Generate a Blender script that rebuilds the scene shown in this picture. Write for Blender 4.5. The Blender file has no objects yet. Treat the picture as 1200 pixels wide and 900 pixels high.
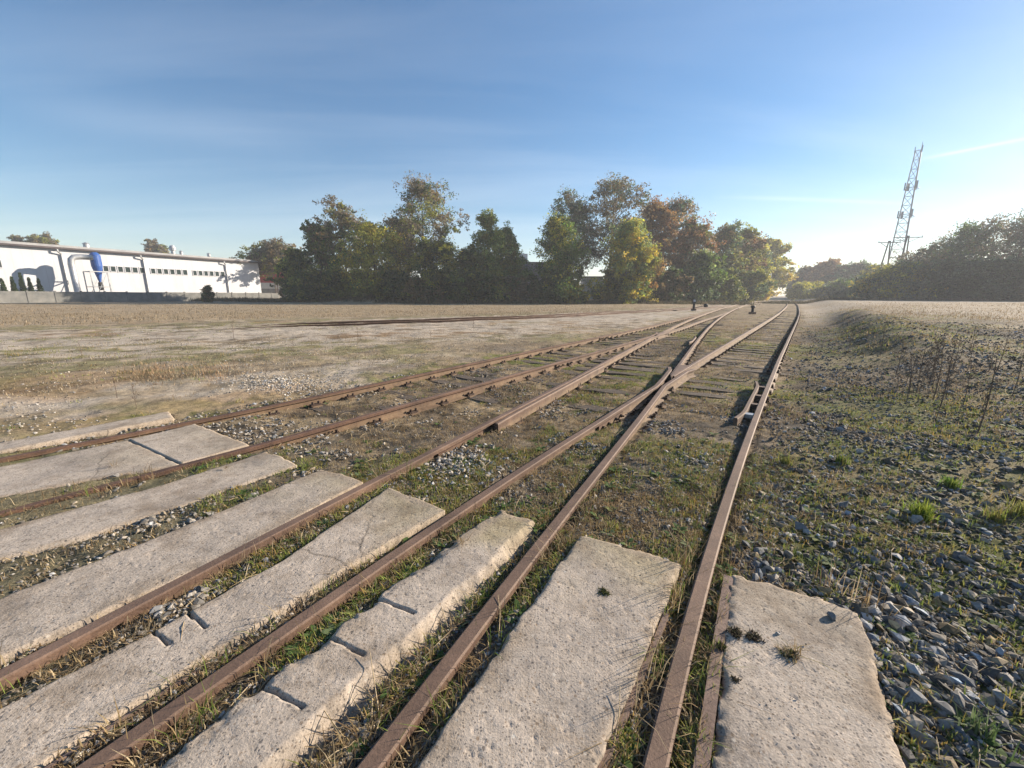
import bpy, math, random
import numpy as np
from mathutils import Matrix, Vector
R = math.radians
SC = bpy.context.scene
COL = SC.collection
rng = np.random.default_rng(11)
random.seed(5)

# ------------------------------------------------------------------ camera
FPX, PITCH, ROLL, CAMZ = 477.3, 0.21502, 0.00514, 1.4527       # photo is 1200 x 900; z = 0 is the top of the rails
cam = bpy.data.objects.new('camera', bpy.data.cameras.new('camera'))
COL.objects.link(cam)
cam.data.sensor_width = 36.0
cam.data.lens = FPX / 1200 * 36.0
cam.data.clip_start = 0.05
cam.data.clip_end = 8000
cam.matrix_world = Matrix.Translation((0, 0, CAMZ)) @ Matrix.Rotation(math.pi / 2 - PITCH, 4, 'X') @ Matrix.Rotation(ROLL, 4, 'Z')
SC.camera = cam
# ------------------------------------------------------------------ sky, sun, exposure
SUN_AZ, SUN_EL = R(66), R(20)                                   # azimuth clockwise from +Y
world = bpy.data.worlds.new('World'); SC.world = world; world.use_nodes = True
wn, wl = world.node_tree.nodes, world.node_tree.links
wn.clear()
w_out = wn.new('ShaderNodeOutputWorld'); w_bg = wn.new('ShaderNodeBackground')
sky = wn.new('ShaderNodeTexSky'); sky.sky_type = 'NISHITA'; sky.sun_disc = False
sky.sun_elevation = SUN_EL; sky.sun_rotation = SUN_AZ
sky.altitude = 50; sky.air_density = 1.0; sky.dust_density = 0.2; sky.ozone_density = 2.0
w_bg.inputs['Strength'].default_value = 0.062
# thin cirrus and two old contrails, laid out on the sky's own directions
def wnode(t, **kw):
    n = wn.new(t)
    for k, v in kw.items(): setattr(n, k, v)
    return n
def wmath(op, a, b=None, c=None):
    n = wnode('ShaderNodeMath', operation=op)
    for i, q in enumerate((a, b, c)):
        if q is None: continue
        if isinstance(q, (int, float)): n.inputs[i].default_value = q
        else: wl.new(q, n.inputs[i])
    return n.outputs[0]
tc = wnode('ShaderNodeTexCoord'); sep = wnode('ShaderNodeSeparateXYZ'); wl.new(tc.outputs['Generated'], sep.inputs[0])
zz = wmath('ADD', wmath('MAXIMUM', sep.outputs[2], 0.0), 0.07)
sx, sy = wmath('DIVIDE', sep.outputs[0], zz), wmath('DIVIDE', sep.outputs[1], zz)
cb = wnode('ShaderNodeCombineXYZ'); wl.new(sx, cb.inputs[0]); wl.new(sy, cb.inputs[1])
mp = wnode('ShaderNodeMapping'); mp.inputs['Rotation'].default_value = (0, 0, R(24)); mp.inputs['Scale'].default_value = (0.22, 1.15, 1)
wl.new(cb.outputs[0], mp.inputs[0])
nz = wnode('ShaderNodeTexNoise'); nz.inputs['Scale'].default_value = 0.75; nz.inputs['Detail'].default_value = 6; nz.inputs['Roughness'].default_value = 0.55
nz.inputs['Distortion'].default_value = 0.6
wl.new(mp.outputs[0], nz.inputs['Vector'])
rp = wnode('ShaderNodeMapRange'); rp.inputs[1].default_value = 0.42; rp.inputs[2].default_value = 0.80; rp.inputs[3].default_value = 0.0; rp.inputs[4].default_value = 0.17
wl.new(nz.outputs[0], rp.inputs[0])
def streak(p, q, width, gain):
    # band along the line p-q of the cloud plane
    dx, dy = q[0] - p[0], q[1] - p[1]; L = math.hypot(dx, dy); dx /= L; dy /= L
    off = wmath('ADD', wmath('MULTIPLY', wmath('SUBTRACT', sx, p[0]), -dy), wmath('MULTIPLY', wmath('SUBTRACT', sy, p[1]), dx))
    al = wmath('ADD', wmath('MULTIPLY', wmath('SUBTRACT', sx, p[0]), dx), wmath('MULTIPLY', wmath('SUBTRACT', sy, p[1]), dy))
    g = wmath('POWER', 2.718, wmath('MULTIPLY', -1.0, wmath('POWER', wmath('DIVIDE', wmath('ABSOLUTE', off), width), 2.0)))
    m = wnode('ShaderNodeMapRange'); m.interpolation_type = 'SMOOTHSTEP'
    m.inputs[1].default_value = -0.15 * L; m.inputs[2].default_value = 0.35 * L; wl.new(al, m.inputs[0])
    m2 = wnode('ShaderNodeMapRange'); m2.interpolation_type = 'SMOOTHSTEP'
    m2.inputs[1].default_value = 1.5 * L; m2.inputs[2].default_value = 0.7 * L; wl.new(al, m2.inputs[0])
    return wmath('MULTIPLY', wmath('MULTIPLY', g, gain), wmath('MULTIPLY', m.outputs[0], m2.outputs[0]))
def skydir(px, py):
    x, y = px - 600, 450 - py
    c, s = math.cos(ROLL), math.sin(ROLL); x, y = c * x - s * y, s * x + c * y
    d = Vector((x, FPX * math.cos(PITCH) + y * math.sin(PITCH), y * math.cos(PITCH) - FPX * math.sin(PITCH))).normalized()
    return (d.x / (max(d.z, 0) + 0.07), d.y / (max(d.z, 0) + 0.07))
f1 = streak(skydir(1078, 187), skydir(1215, 160), 0.028, 0.30)
f2 = streak(skydir(850, 231), skydir(1050, 238), 0.05, 0.16)
f3 = streak(skydir(20, 128), skydir(300, 160), 0.22, 0.06)
cf = wmath('MINIMUM', wmath('ADD', wmath('ADD', rp.outputs[0], f1), wmath('ADD', f2, f3)), 0.85)
mix = wnode('ShaderNodeMixRGB'); wl.new(cf, mix.inputs[0]); hs_ = wnode('ShaderNodeHueSaturation'); hs_.inputs['Saturation'].default_value = 1.36; wl.new(sky.outputs[0], hs_.inputs['Color']); wl.new(hs_.outputs[0], mix.inputs[1]); mix.inputs[2].default_value = (9.5, 9.8, 10.2, 1)
wl.new(mix.outputs[0], w_bg.inputs[0]); wl.new(w_bg.outputs[0], w_out.inputs[0])

sun = bpy.data.objects.new('sun', bpy.data.lights.new('sun', 'SUN')); COL.objects.link(sun)
sun.data.energy = 5.0; sun.data.angle = R(0.53); sun.data.color = (1.0, 0.86, 0.69)
SUNV = Vector((math.sin(SUN_AZ) * math.cos(SUN_EL), math.cos(SUN_AZ) * math.cos(SUN_EL), math.sin(SUN_EL)))
sun.rotation_euler = SUNV.to_track_quat('Z', 'Y').to_euler()
SC.view_settings.view_transform = 'Standard'; SC.view_settings.look = 'None'
SC.view_settings.gamma = 1.0; SC.view_settings.use_curve_mapping = False
SC.view_settings.exposure = 1.33
SC.cycles.max_bounces = 6; SC.cycles.diffuse_bounces = 3; SC.cycles.glossy_bounces = 2
SC.cycles.transmission_bounces = 4; SC.cycles.volume_bounces = 0; SC.cycles.transparent_max_bounces = 6
HAZE_DENSITY = 0.0009

# ------------------------------------------------------------------ helpers
def back(px, py, z=0.0):
    """photo pixel -> point of the level z (numpy, any shape)"""
    px, py = np.asarray(px, float), np.asarray(py, float)
    x, y = px - 600, 450 - py
    c, s = math.cos(ROLL), math.sin(ROLL); x, y = c * x - s * y, s * x + c * y
    dz = y * math.cos(PITCH) - FPX * math.sin(PITCH)
    k = (z - CAMZ) / dz
    return np.stack([x * k, (FPX * math.cos(PITCH) + y * math.sin(PITCH)) * k], -1)
def at(px, py, Y):
    """photo pixel -> the point at distance Y ahead"""
    x, y = px - 600, 450 - py
    c, s = math.cos(ROLL), math.sin(ROLL); x, y = c * x - s * y, s * x + c * y
    k = Y / (FPX * math.cos(PITCH) + y * math.sin(PITCH))
    return Vector((x * k, Y, CAMZ + (y * math.cos(PITCH) - FPX * math.sin(PITCH)) * k))
def hsh(ix, iy, seed):
    h = (ix.astype(np.int64) * 374761393 + iy.astype(np.int64) * 668265263 + seed * 1442695041) & 0xffffffff
    h = ((h ^ (h >> 13)) * 1274126177) & 0xffffffff
    return ((h ^ (h >> 16)) & 0xffff) / 65535.0
def vnoise(x, y, seed=0):
    ix, iy = np.floor(x), np.floor(y); fx, fy = x - ix, y - iy
    fx = fx * fx * (3 - 2 * fx); fy = fy * fy * (3 - 2 * fy)
    a, b = hsh(ix, iy, seed), hsh(ix + 1, iy, seed); c, d = hsh(ix, iy + 1, seed), hsh(ix + 1, iy + 1, seed)
    return (a * (1 - fx) + b * fx) * (1 - fy) + (c * (1 - fx) + d * fx) * fy
def fbm(x, y, scale, octv=4, seed=0, gain=0.5):
    x = np.asarray(x, float) / scale; y = np.asarray(y, float) / scale
    s = 0; a = 1; t = 0
    for i in range(octv):
        s = s + a * vnoise(x * 1.0 + 17.3 * i, y - 9.1 * i, seed + i * 7); t += a; a *= gain; x, y = 1.62 * x + 1.18 * y, 1.62 * y - 1.18 * x
    return s / t
def sstep(a, b, x):
    t = np.clip((np.asarray(x, float) - a) / (b - a), 0, 1); return t * t * (3 - 2 * t)
def lerp(a, b, t): return a + (b - a) * t

def tag(o, label=None, cat=None, group=None, kind=None):
    if label: o['label'] = label
    if cat: o['category'] = cat
    if group: o['group'] = group
    if kind: o['kind'] = kind
    return o
def empty(name, loc=(0, 0, 0), rz=0.0):
    o = bpy.data.objects.new(name, None); COL.objects.link(o); o.location = loc; o.rotation_euler = (0, 0, rz)
    o.empty_display_size = 0.1
    return o
def link_mesh(name, me, mat=None, parent=None):
    o = bpy.data.objects.new(name, me); COL.objects.link(o)
    if mat is not None and not me.materials: me.materials.append(mat)
    if parent is not None: o.parent = parent
    return o
def make_mesh(name, V, faces, col=None, smooth=False):
    """V (n,3); faces: list of int arrays (m,k); col (n,3|4) point colours"""
    me = bpy.data.meshes.new(name)
    V = np.ascontiguousarray(V, np.float32)
    faces = [np.asarray(f, np.int32) for f in faces if len(f)]
    nl = sum(f.size for f in faces); npoly = sum(len(f) for f in faces)
    me.vertices.add(len(V)); me.vertices.foreach_set('co', V.ravel())
    me.loops.add(nl); me.polygons.add(npoly)
    me.loops.foreach_set('vertex_index', np.concatenate([f.ravel() for f in faces]))
    tot = np.concatenate([np.full(len(f), f.shape[1], np.int32) for f in faces])
    st = np.concatenate([[0], np.cumsum(tot)[:-1]]).astype(np.int32)
    me.polygons.foreach_set('loop_start', st)
    me.polygons.foreach_set('use_smooth', np.full(npoly, bool(smooth)))
    me.update(calc_edges=True)
    if col is not None:
        c = np.ones((len(V), 4), np.float32); c[:, :col.shape[1]] = col
        at_ = me.color_attributes.new('Col', 'FLOAT_COLOR', 'POINT'); at_.data.foreach_set('color', c.ravel())
    return me
class MB:
    """collects simple solids, builds ONE mesh object"""
    def __init__(s): s.V = []; s.F = []
    def add(s, V, F):
        b = len(s.V); s.V += [tuple(v) for v in V]; s.F += [tuple(i + b for i in f) for f in F]; return s
    def box(s, c, size, rz=0.0, M=None):
        hx, hy, hz = (q / 2 for q in size); cc, ss = math.cos(rz), math.sin(rz); V = []
        for z in (-hz, hz):
            for x, y in ((-hx, -hy), (hx, -hy), (hx, hy), (-hx, hy)):
                V.append((c[0] + x * cc - y * ss, c[1] + x * ss + y * cc, c[2] + z))
        return s.add(V, [(3, 2, 1, 0), (4, 5, 6, 7), (0, 1, 5, 4), (1, 2, 6, 5), (2, 3, 7, 6), (3, 0, 4, 7)])
    def tube(s, pts, rad, n=8, cap=True):
        pts = [Vector(p) for p in pts]; m = len(pts)
        rad = [rad] * m if isinstance(rad, (int, float)) else rad
        V = []; ref = None
        for i, p in enumerate(pts):
            t = (pts[min(i + 1, m - 1)] - pts[max(i - 1, 0)]).normalized()
            if ref is None: ref = Vector((0, 0, 1)) if abs(t.z) < 0.9 else Vector((1, 0, 0))
            a = t.cross(ref).normalized(); b = t.cross(a); ref = a.cross(t)
            for k in range(n):
                w = 2 * math.pi * k / n; V.append(p + rad[i] * (math.cos(w) * a + math.sin(w) * b))
        F = []
        for i in range(m - 1):
            for k in range(n):
                F.append((i * n + k, i * n + (k + 1) % n, (i + 1) * n + (k + 1) % n, (i + 1) * n + k))
        if cap: F += [tuple(range(n)), tuple(range((m - 1) * n, m * n))[::-1]]
        return s.add(V, F)
    def bar(s, p, q, w, h=None):
        h = h or w; p, q = Vector(p), Vector(q); t = (q - p).normalized()
        ref = Vector((0, 0, 1)) if abs(t.z) < 0.95 else Vector((1, 0, 0))
        a = t.cross(ref).normalized() * w / 2; b = t.cross(a).normalized() * h / 2
        V = [p - a - b, p + a - b, p + a + b, p - a + b, q - a - b, q + a - b, q + a + b, q - a + b]
        return s.add(V, [(3, 2, 1, 0), (4, 5, 6, 7), (0, 1, 5, 4), (1, 2, 6, 5), (2, 3, 7, 6), (3, 0, 4, 7)])
    def lathe(s, c, prof, n=20):
        V = []; F = []; m = len(prof)
        for r, z in prof:
            for k in range(n):
                w = 2 * math.pi * k / n; V.append((c[0] + r * math.cos(w), c[1] + r * math.sin(w), c[2] + z))
        for i in range(m - 1):
            for k in range(n): F.append((i * n + k, i * n + (k + 1) % n, (i + 1) * n + (k + 1) % n, (i + 1) * n + k))
        F += [tuple(range(n))[::-1], tuple(range((m - 1) * n, m * n))]
        return s.add(V, F)
    def mesh(s, name, smooth=False):
        me = bpy.data.meshes.new(name); me.from_pydata(s.V, [], s.F); me.validate(); me.update()
        if smooth:
            for p in me.polygons: p.use_smooth = len(p.vertices) == 4
        return me
    def build(s, name, mat, parent=None, smooth=False): return link_mesh(name, s.mesh(name, smooth), mat, parent)

# ------------------------------------------------------------------ materials
MATS = {}
def new_mat(name):
    m = bpy.data.materials.new(name); m.use_nodes = True; n = m.node_tree.nodes; n.clear()
    o = n.new('ShaderNodeOutputMaterial'); p = n.new('ShaderNodeBsdfPrincipled'); m.node_tree.links.new(p.outputs[0], o.inputs[0])
    MATS[name] = m
    return m, n, m.node_tree.links, p, o
def noise_node(n, l, scale, detail=5, rough=0.6, coord='Object', vec=None, mscale=None):
    if vec is None:
        t = n.new('ShaderNodeTexCoord'); vec = t.outputs[coord]
    if mscale:
        q = n.new('ShaderNodeMapping'); q.inputs['Scale'].default_value = mscale; l.new(vec, q.inputs[0]); vec = q.outputs[0]
    z = n.new('ShaderNodeTexNoise'); z.inputs['Scale'].default_value = scale; z.inputs['Detail'].default_value = detail; z.inputs['Roughness'].default_value = rough
    l.new(vec, z.inputs['Vector']); return z.outputs[0]
def ramp(n, l, src, stops):
    r = n.new('ShaderNodeValToRGB'); e = r.color_ramp.elements
    while len(e) > 1: e.remove(e[-1])
    e[0].position = stops[0][0]; e[0].color = (*stops[0][1], 1)
    for p, c in stops[1:]:
        q = e.new(p); q.color = (*c, 1)
    l.new(src, r.inputs[0]); return r.outputs[0]
def bump(n, l, p, src, strength, dist, prev=None):
    b = n.new('ShaderNodeBump'); b.inputs['Strength'].default_value = strength; b.inputs['Distance'].default_value = dist
    l.new(src, b.inputs['Height'])
    if prev is not None: l.new(prev, b.inputs['Normal'])
    l.new(b.outputs[0], p.inputs['Normal']); return b.outputs[0]
def mixc(n, l, f, a, b, mode='MIX'):
    m = n.new('ShaderNodeMixRGB'); m.blend_type = mode
    for i, q in ((0, f), (1, a), (2, b)):
        if isinstance(q, (int, float)): m.inputs[i].default_value = q
        elif isinstance(q, tuple): m.inputs[i].default_value = (*q, 1)
        else: l.new(q, m.inputs[i])
    return m.outputs[0]
def spotted(name, c1, c2, scale=3.0, rough=0.8, metallic=0.0, bmp=0.15, bd=0.01, spec=0.3, stretch=None):
    m, n, l, p, o = new_mat(name)
    z = noise_node(n, l, scale, mscale=stretch)
    l.new(ramp(n, l, z, [(0.3, c1), (0.7, c2)]), p.inputs['Base Color'])
    p.inputs['Roughness'].default_value = rough; p.inputs['Metallic'].default_value = metallic; p.inputs['Specular IOR Level'].default_value = spec
    if bmp: bump(n, l, p, z, bmp, bd)
    return m
def vcol_mat(name, rough=0.9, spec=0.15, transl=0.0, var=0.25, vscale=30, bmp=0.0, bd=0.01):
    m, n, l, p, o = new_mat(name)
    a = n.new('ShaderNodeVertexColor'); a.layer_name = 'Col'
    c = a.outputs[0]
    if var:
        z = noise_node(n, l, vscale, 4, 0.65)
        g = ramp(n, l, z, [(0.25, (1 - var,) * 3), (0.75, (1 + var,) * 3)])
        c = mixc(n, l, 1.0, c, g, 'MULTIPLY')
        if bmp: bump(n, l, p, z, bmp, bd)
    l.new(c, p.inputs['Base Color']); p.inputs['Roughness'].default_value = rough; p.inputs['Specular IOR Level'].default_value = spec
    if transl:
        t = n.new('ShaderNodeBsdfTranslucent'); l.new(c, t.inputs[0])
        s = n.new('ShaderNodeMixShader'); s.inputs[0].default_value = transl
        l.new(p.outputs[0], s.inputs[1]); l.new(t.outputs[0], s.inputs[2]); l.new(s.outputs[0], o.inputs[0])
    return m
# ground: zone colours come from the mesh, the small mottling and relief from noise
def ground_mat():
    m, n, l, p, o = new_mat('earth')
    a = n.new('ShaderNodeVertexColor'); a.layer_name = 'Col'
    z1 = noise_node(n, l, 9, 6, 0.7); z2 = noise_node(n, l, 70, 4, 0.7); z3 = noise_node(n, l, 1.2, 6, 0.75)
    c = mixc(n, l, 1.0, a.outputs[0], ramp(n, l, z1, [(0.28, (0.55, 0.55, 0.56)), (0.5, (1, 1, 1)), (0.75, (1.35, 1.32, 1.25))]), 'MULTIPLY')
    c = mixc(n, l, 1.0, c, ramp(n, l, z2, [(0.3, (0.6, 0.6, 0.6)), (0.55, (1, 1, 1)), (0.75, (1.45, 1.42, 1.38))]), 'MULTIPLY')
    c = mixc(n, l, 1.0, c, ramp(n, l, z3, [(0.3, (0.72, 0.74, 0.74)), (0.7, (1.2, 1.2, 1.18))]), 'MULTIPLY')
    l.new(c, p.inputs['Base Color']); p.inputs['Roughness'].default_value = 0.95; p.inputs['Specular IOR Level'].default_value = 0.08
    b1 = bump(n, l, p, z1, 0.5, 0.05); bump(n, l, p, z2, 0.5, 0.012, b1)
    return m
ground_mat()
def concrete_mat(name, tint):
    m, n, l, p, o = new_mat(name)
    t = n.new('ShaderNodeTexCoord'); v = t.outputs['Object']
    big = noise_node(n, l, 1.6, 6, 0.65, vec=v); mid = noise_node(n, l, 14, 5, 0.7, vec=v); fine = noise_node(n, l, 110, 3, 0.7, vec=v)
    c = ramp(n, l, big, [(0.28, tuple(q * w for q, w in zip(tint, (.58, .60, .64)))), (0.5, tint), (0.74, tuple(min(1, q * 1.22) for q in tint))])
    c = mixc(n, l, 1.0, c, ramp(n, l, mid, [(0.25, (0.68, 0.67, 0.65)), (0.5, (1, 1, 1)), (0.8, (1.12, 1.1, 1.08))]), 'MULTIPLY')
    c = mixc(n, l, 1.0, c, ramp(n, l, fine, [(0.3, (0.75, 0.75, 0.75)), (0.6, (1.05, 1.05, 1.05)), (0.8, (1.2, 1.2, 1.2))]), 'MULTIPLY')
    # exposed aggregate: sparse dark and pale pebbles of mixed size
    hs = None
    for sc_, thr, seed in ((40, 0.20, 0.0), (95, 0.26, 3.7)):
        mp_ = n.new('ShaderNodeMapping'); mp_.inputs['Location'].default_value = (seed, seed, 0); l.new(v, mp_.inputs[0])
        wob = n.new('ShaderNodeMixRGB'); wob.inputs[0].default_value = 0.012
        nzz = n.new('ShaderNodeTexNoise'); nzz.inputs['Scale'].default_value = 25; l.new(v, nzz.inputs['Vector'])
        l.new(mp_.outputs[0], wob.inputs[1]); l.new(nzz.outputs[1], wob.inputs[2])
        vo = n.new('ShaderNodeTexVoronoi'); vo.inputs['Scale'].default_value = sc_; l.new(wob.outputs[0], vo.inputs['Vector'])
        sepc = n.new('ShaderNodeSeparateColor'); l.new(vo.outputs['Color'], sepc.inputs[0])
        pick = n.new('ShaderNodeMath'); pick.operation = 'GREATER_THAN'; pick.inputs[1].default_value = 0.60 if sc_ < 50 else 0.38; l.new(sepc.outputs[0], pick.inputs[0])
        near = n.new('ShaderNodeMapRange'); near.inputs[1].default_value = thr + 0.1; near.inputs[2].default_value = thr; l.new(vo.outputs['Distance'], near.inputs[0])
        f = n.new('ShaderNodeMath'); f.operation = 'MULTIPLY'; l.new(pick.outputs[0], f.inputs[0]); l.new(near.outputs[0], f.inputs[1])
        pc = ramp(n, l, sepc.outputs[1], [(0.0, (0.07, 0.07, 0.075)), (0.45, (0.16, 0.14, 0.12)), (0.7, (0.22, 0.16, 0.11)), (1.0, (0.5, 0.47, 0.42))])
        f2 = n.new('ShaderNodeMath'); f2.operation = 'MULTIPLY'; f2.inputs[1].default_value = 0.85; l.new(f.outputs[0], f2.inputs[0])
        c = mixc(n, l, f2.outputs[0], c, pc)
        hs = f.outputs[0] if hs is None else hs
    # earth trodden into the surface, and old cracks
    va = n.new('ShaderNodeVertexColor'); va.layer_name = 'Col'; c = mixc(n, l, 1.0, c, va.outputs[0], 'MULTIPLY')
    st = noise_node(n, l, 2.6, 7, 0.72, vec=v)
    c = mixc(n, l, ramp(n, l, st, [(0.50, (0, 0, 0)), (0.66, (0.62,) * 3)]), c, (0.17, 0.128, 0.088))
    wv = n.new('ShaderNodeMixRGB'); wv.inputs[0].default_value = 0.16; nw = n.new('ShaderNodeTexNoise'); nw.inputs['Scale'].default_value = 3.0; nw.inputs['Detail'].default_value = 6
    l.new(v, nw.inputs['Vector']); l.new(v, wv.inputs[1]); l.new(nw.outputs[1], wv.inputs[2])
    vc = n.new('ShaderNodeTexVoronoi'); vc.feature = 'DISTANCE_TO_EDGE'; vc.inputs['Scale'].default_value = 0.9; l.new(wv.outputs[0], vc.inputs['Vector'])
    cr = n.new('ShaderNodeMapRange'); cr.inputs[1].default_value = 0.0065; cr.inputs[2].default_value = 0.0025; l.new(vc.outputs['Distance'], cr.inputs[0])
    crm = n.new('ShaderNodeMath'); crm.operation = 'MULTIPLY'; l.new(cr.outputs[0], crm.inputs[0]); crm.use_clamp = True
    mk = noise_node(n, l, 1.1, 2, 0.5, vec=v); mkr = n.new('ShaderNodeMapRange'); mkr.inputs[1].default_value = 0.50; mkr.inputs[2].default_value = 0.60; mkr.inputs[4].default_value = 0.5; l.new(mk, mkr.inputs[0]); l.new(mkr.outputs[0], crm.inputs[1])
    c = mixc(n, l, crm.outputs[0], c, (0.06, 0.05, 0.04))
    l.new(c, p.inputs['Base Color']); p.inputs['Roughness'].default_value = 0.92; p.inputs['Specular IOR Level'].default_value = 0.15
    b1 = bump(n, l, p, mid, 0.45, 0.012); b2 = bump(n, l, p, fine, 0.6, 0.004, b1); bump(n, l, p, hs, -0.35, 0.004, b2)
    return m
concrete_mat('slab_concrete', (0.415, 0.358, 0.30))
concrete_mat('slab_concrete_mossy', (0.315, 0.275, 0.195))
def rust_mat(name, dark, midc, light, metallic=0.25, rough=0.62):
    m, n, l, p, o = new_mat(name)
    t = n.new('ShaderNodeTexCoord'); v = t.outputs['Object']
    z = noise_node(n, l, 6, 6, 0.7, vec=v); f = noise_node(n, l, 80, 4, 0.7, vec=v)
    c = ramp(n, l, z, [(0.25, dark), (0.5, midc), (0.75, light)])
    c = mixc(n, l, 1.0, c, ramp(n, l, f, [(0.3, (0.6, 0.58, 0.56)), (0.6, (1.05, 1.05, 1.05)), (0.8, (1.35, 1.3, 1.25))]), 'MULTIPLY')
    if name.startswith('rail'):
        sz = n.new('ShaderNodeSeparateXYZ'); l.new(v, sz.inputs[0]); mr = n.new('ShaderNodeMapRange'); mr.inputs[1].default_value = -0.045; mr.inputs[2].default_value = -0.09; mr.inputs[4].default_value = 0.6
        l.new(sz.outputs[2], mr.inputs[0]); dn = n.new('ShaderNodeMath'); dn.operation = 'MULTIPLY'; l.new(mr.outputs[0], dn.inputs[0]); l.new(ramp(n, l, z, [(.3, (.3,) * 3), (.65, (1, 1, 1))]), dn.inputs[1])
        c = mixc(n, l, dn.outputs[0], c, (0.26, 0.19, 0.115))
        tp_ = n.new('ShaderNodeMapRange'); tp_.inputs[1].default_value = -0.012; tp_.inputs[2].default_value = -0.003; tp_.inputs[4].default_value = 0.25; l.new(sz.outputs[2], tp_.inputs[0]); c = mixc(n, l, tp_.outputs[0], c, (0.25, 0.175, 0.13))
        st = noise_node(n, l, 1.3, 4, 0.6, vec=v); c = mixc(n, l, 1.0, c, ramp(n, l, st, [(.3, (.65, .62, .6)), (.7, (1.2, 1.2, 1.2))]), 'MULTIPLY')
    l.new(c, p.inputs['Base Color']); p.inputs['Roughness'].default_value = rough; p.inputs['Metallic'].default_value = metallic
    bump(n, l, p, f, 0.5, 0.004)
    return m
rust_mat('rail_rust', (0.062, 0.036, 0.026), (0.122, 0.074, 0.051), (0.20, 0.128, 0.09), 0.1, 0.72)
rust_mat('rail_rust_dark', (0.05, 0.028, 0.02), (0.11, 0.06, 0.04), (0.17, 0.095, 0.06), 0.1, 0.8)
rust_mat('bolt_rust', (0.025, 0.016, 0.013), (0.05, 0.03, 0.022), (0.09, 0.05, 0.035), 0.1, 0.85)
rust_mat('plate_rust', (0.10, 0.062, 0.047), (0.17, 0.115, 0.09), (0.25, 0.18, 0.145), 0.05, 0.8)
spotted('timber', (0.04, 0.032, 0.026), (0.14, 0.112, 0.088), 9, 0.9, bmp=0.6, bd=0.02, stretch=(0.35, 3, 1))
m, n, l, p, o = new_mat('white_panel')
t_ = n.new('ShaderNodeTexCoord'); s_ = n.new('ShaderNodeSeparateXYZ'); l.new(t_.outputs['Object'], s_.inputs[0])
fr = n.new('ShaderNodeMath'); fr.operation = 'PINGPONG'; fr.inputs[1].default_value = 0.55; l.new(s_.outputs[0], fr.inputs[0])
gt = n.new('ShaderNodeMath'); gt.operation = 'LESS_THAN'; gt.inputs[1].default_value = 0.025; l.new(fr.outputs[0], gt.inputs[0])
c = ramp(n, l, noise_node(n, l, 0.5, 6, 0.7, mscale=(1.2, 1, .25)), [(0.3, (0.43, 0.44, 0.465)), (0.7, (0.52, 0.535, 0.565))])
l.new(mixc(n, l, gt.outputs[0], c, (0.42, 0.425, 0.445)), p.inputs['Base Color']); p.inputs['Roughness'].default_value = 0.65
spotted('roof_sheet', (0.24, 0.24, 0.25), (0.34, 0.34, 0.34), 0.8, 0.55, bmp=0)
spotted('brown_trim', (0.05, 0.04, 0.045), (0.09, 0.07, 0.07), 2, 0.6, bmp=0)
spotted('galvanised', (0.33, 0.34, 0.35), (0.46, 0.47, 0.48), 3, 0.45, 0.5, bmp=0)
spotted('blue_paint', (0.012, 0.06, 0.25), (0.03, 0.10, 0.33), 1.5, 0.5, bmp=0, spec=0.4)
spotted('old_concrete', (0.24, 0.235, 0.22), (0.38, 0.36, 0.33), 1.2, 0.9, bmp=0.3, bd=0.02)
spotted('shaded_concrete', (0.12, 0.125, 0.12), (0.22, 0.215, 0.20), 1.2, 0.95, bmp=0.3, bd=0.02)  # darker concrete for the fence, the shade on it put into the base colour
spotted('red_paint', (0.38, 0.035, 0.035), (0.50, 0.06, 0.05), 1.5, 0.6, bmp=0)
spotted('grey_render', (0.20, 0.19, 0.20), (0.27, 0.26, 0.26), 0.6, 0.9, bmp=0)
spotted('white_render', (0.62, 0.62, 0.60), (0.75, 0.74, 0.71), 0.8, 0.8, bmp=0)
spotted('bark', (0.055, 0.042, 0.033), (0.13, 0.105, 0.085), 7, 0.95, bmp=0.7, bd=0.03, stretch=(2, 2, 0.4))
spotted('birch_bark', (0.10, 0.09, 0.085), (0.62, 0.60, 0.56), 5, 0.85, bmp=0.3, bd=0.01, stretch=(0.6, 0.6, 3))
spotted('pole_wood', (0.13, 0.115, 0.10), (0.24, 0.21, 0.185), 5, 0.9, bmp=0.4, bd=0.01, stretch=(3, 3, 0.4))
spotted('black_paint', (0.015, 0.015, 0.016), (0.04, 0.04, 0.042), 5, 0.6, bmp=0)
spotted('tower_steel', (0.24, 0.25, 0.27), (0.34, 0.35, 0.37), 2, 0.5, 0.3, bmp=0)
spotted('moss', (0.03, 0.04, 0.012), (0.09, 0.095, 0.03), 40, 1.0, bmp=0.9, bd=0.02)
spotted('dark_soil', (0.025, 0.02, 0.015), (0.07, 0.055, 0.04), 40, 1.0, bmp=0.9, bd=0.02)
m_, n_, l_, p_, o_ = new_mat('window_glass')
p_.inputs['Base Color'].default_value = (0.03, 0.045, 0.045, 1); p_.inputs['Roughness'].default_value = 0.08; p_.inputs['Specular IOR Level'].default_value = 0.8
vcol_mat('stone', 0.85, 0.25, 0, 0.35, 60, 0.4, 0.004)
vcol_mat('blade', 0.75, 0.2, 0.35, 0.0)
vcol_mat('leaf', 0.55, 0.35, 0.5, 0.0)
M = MATS

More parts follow.
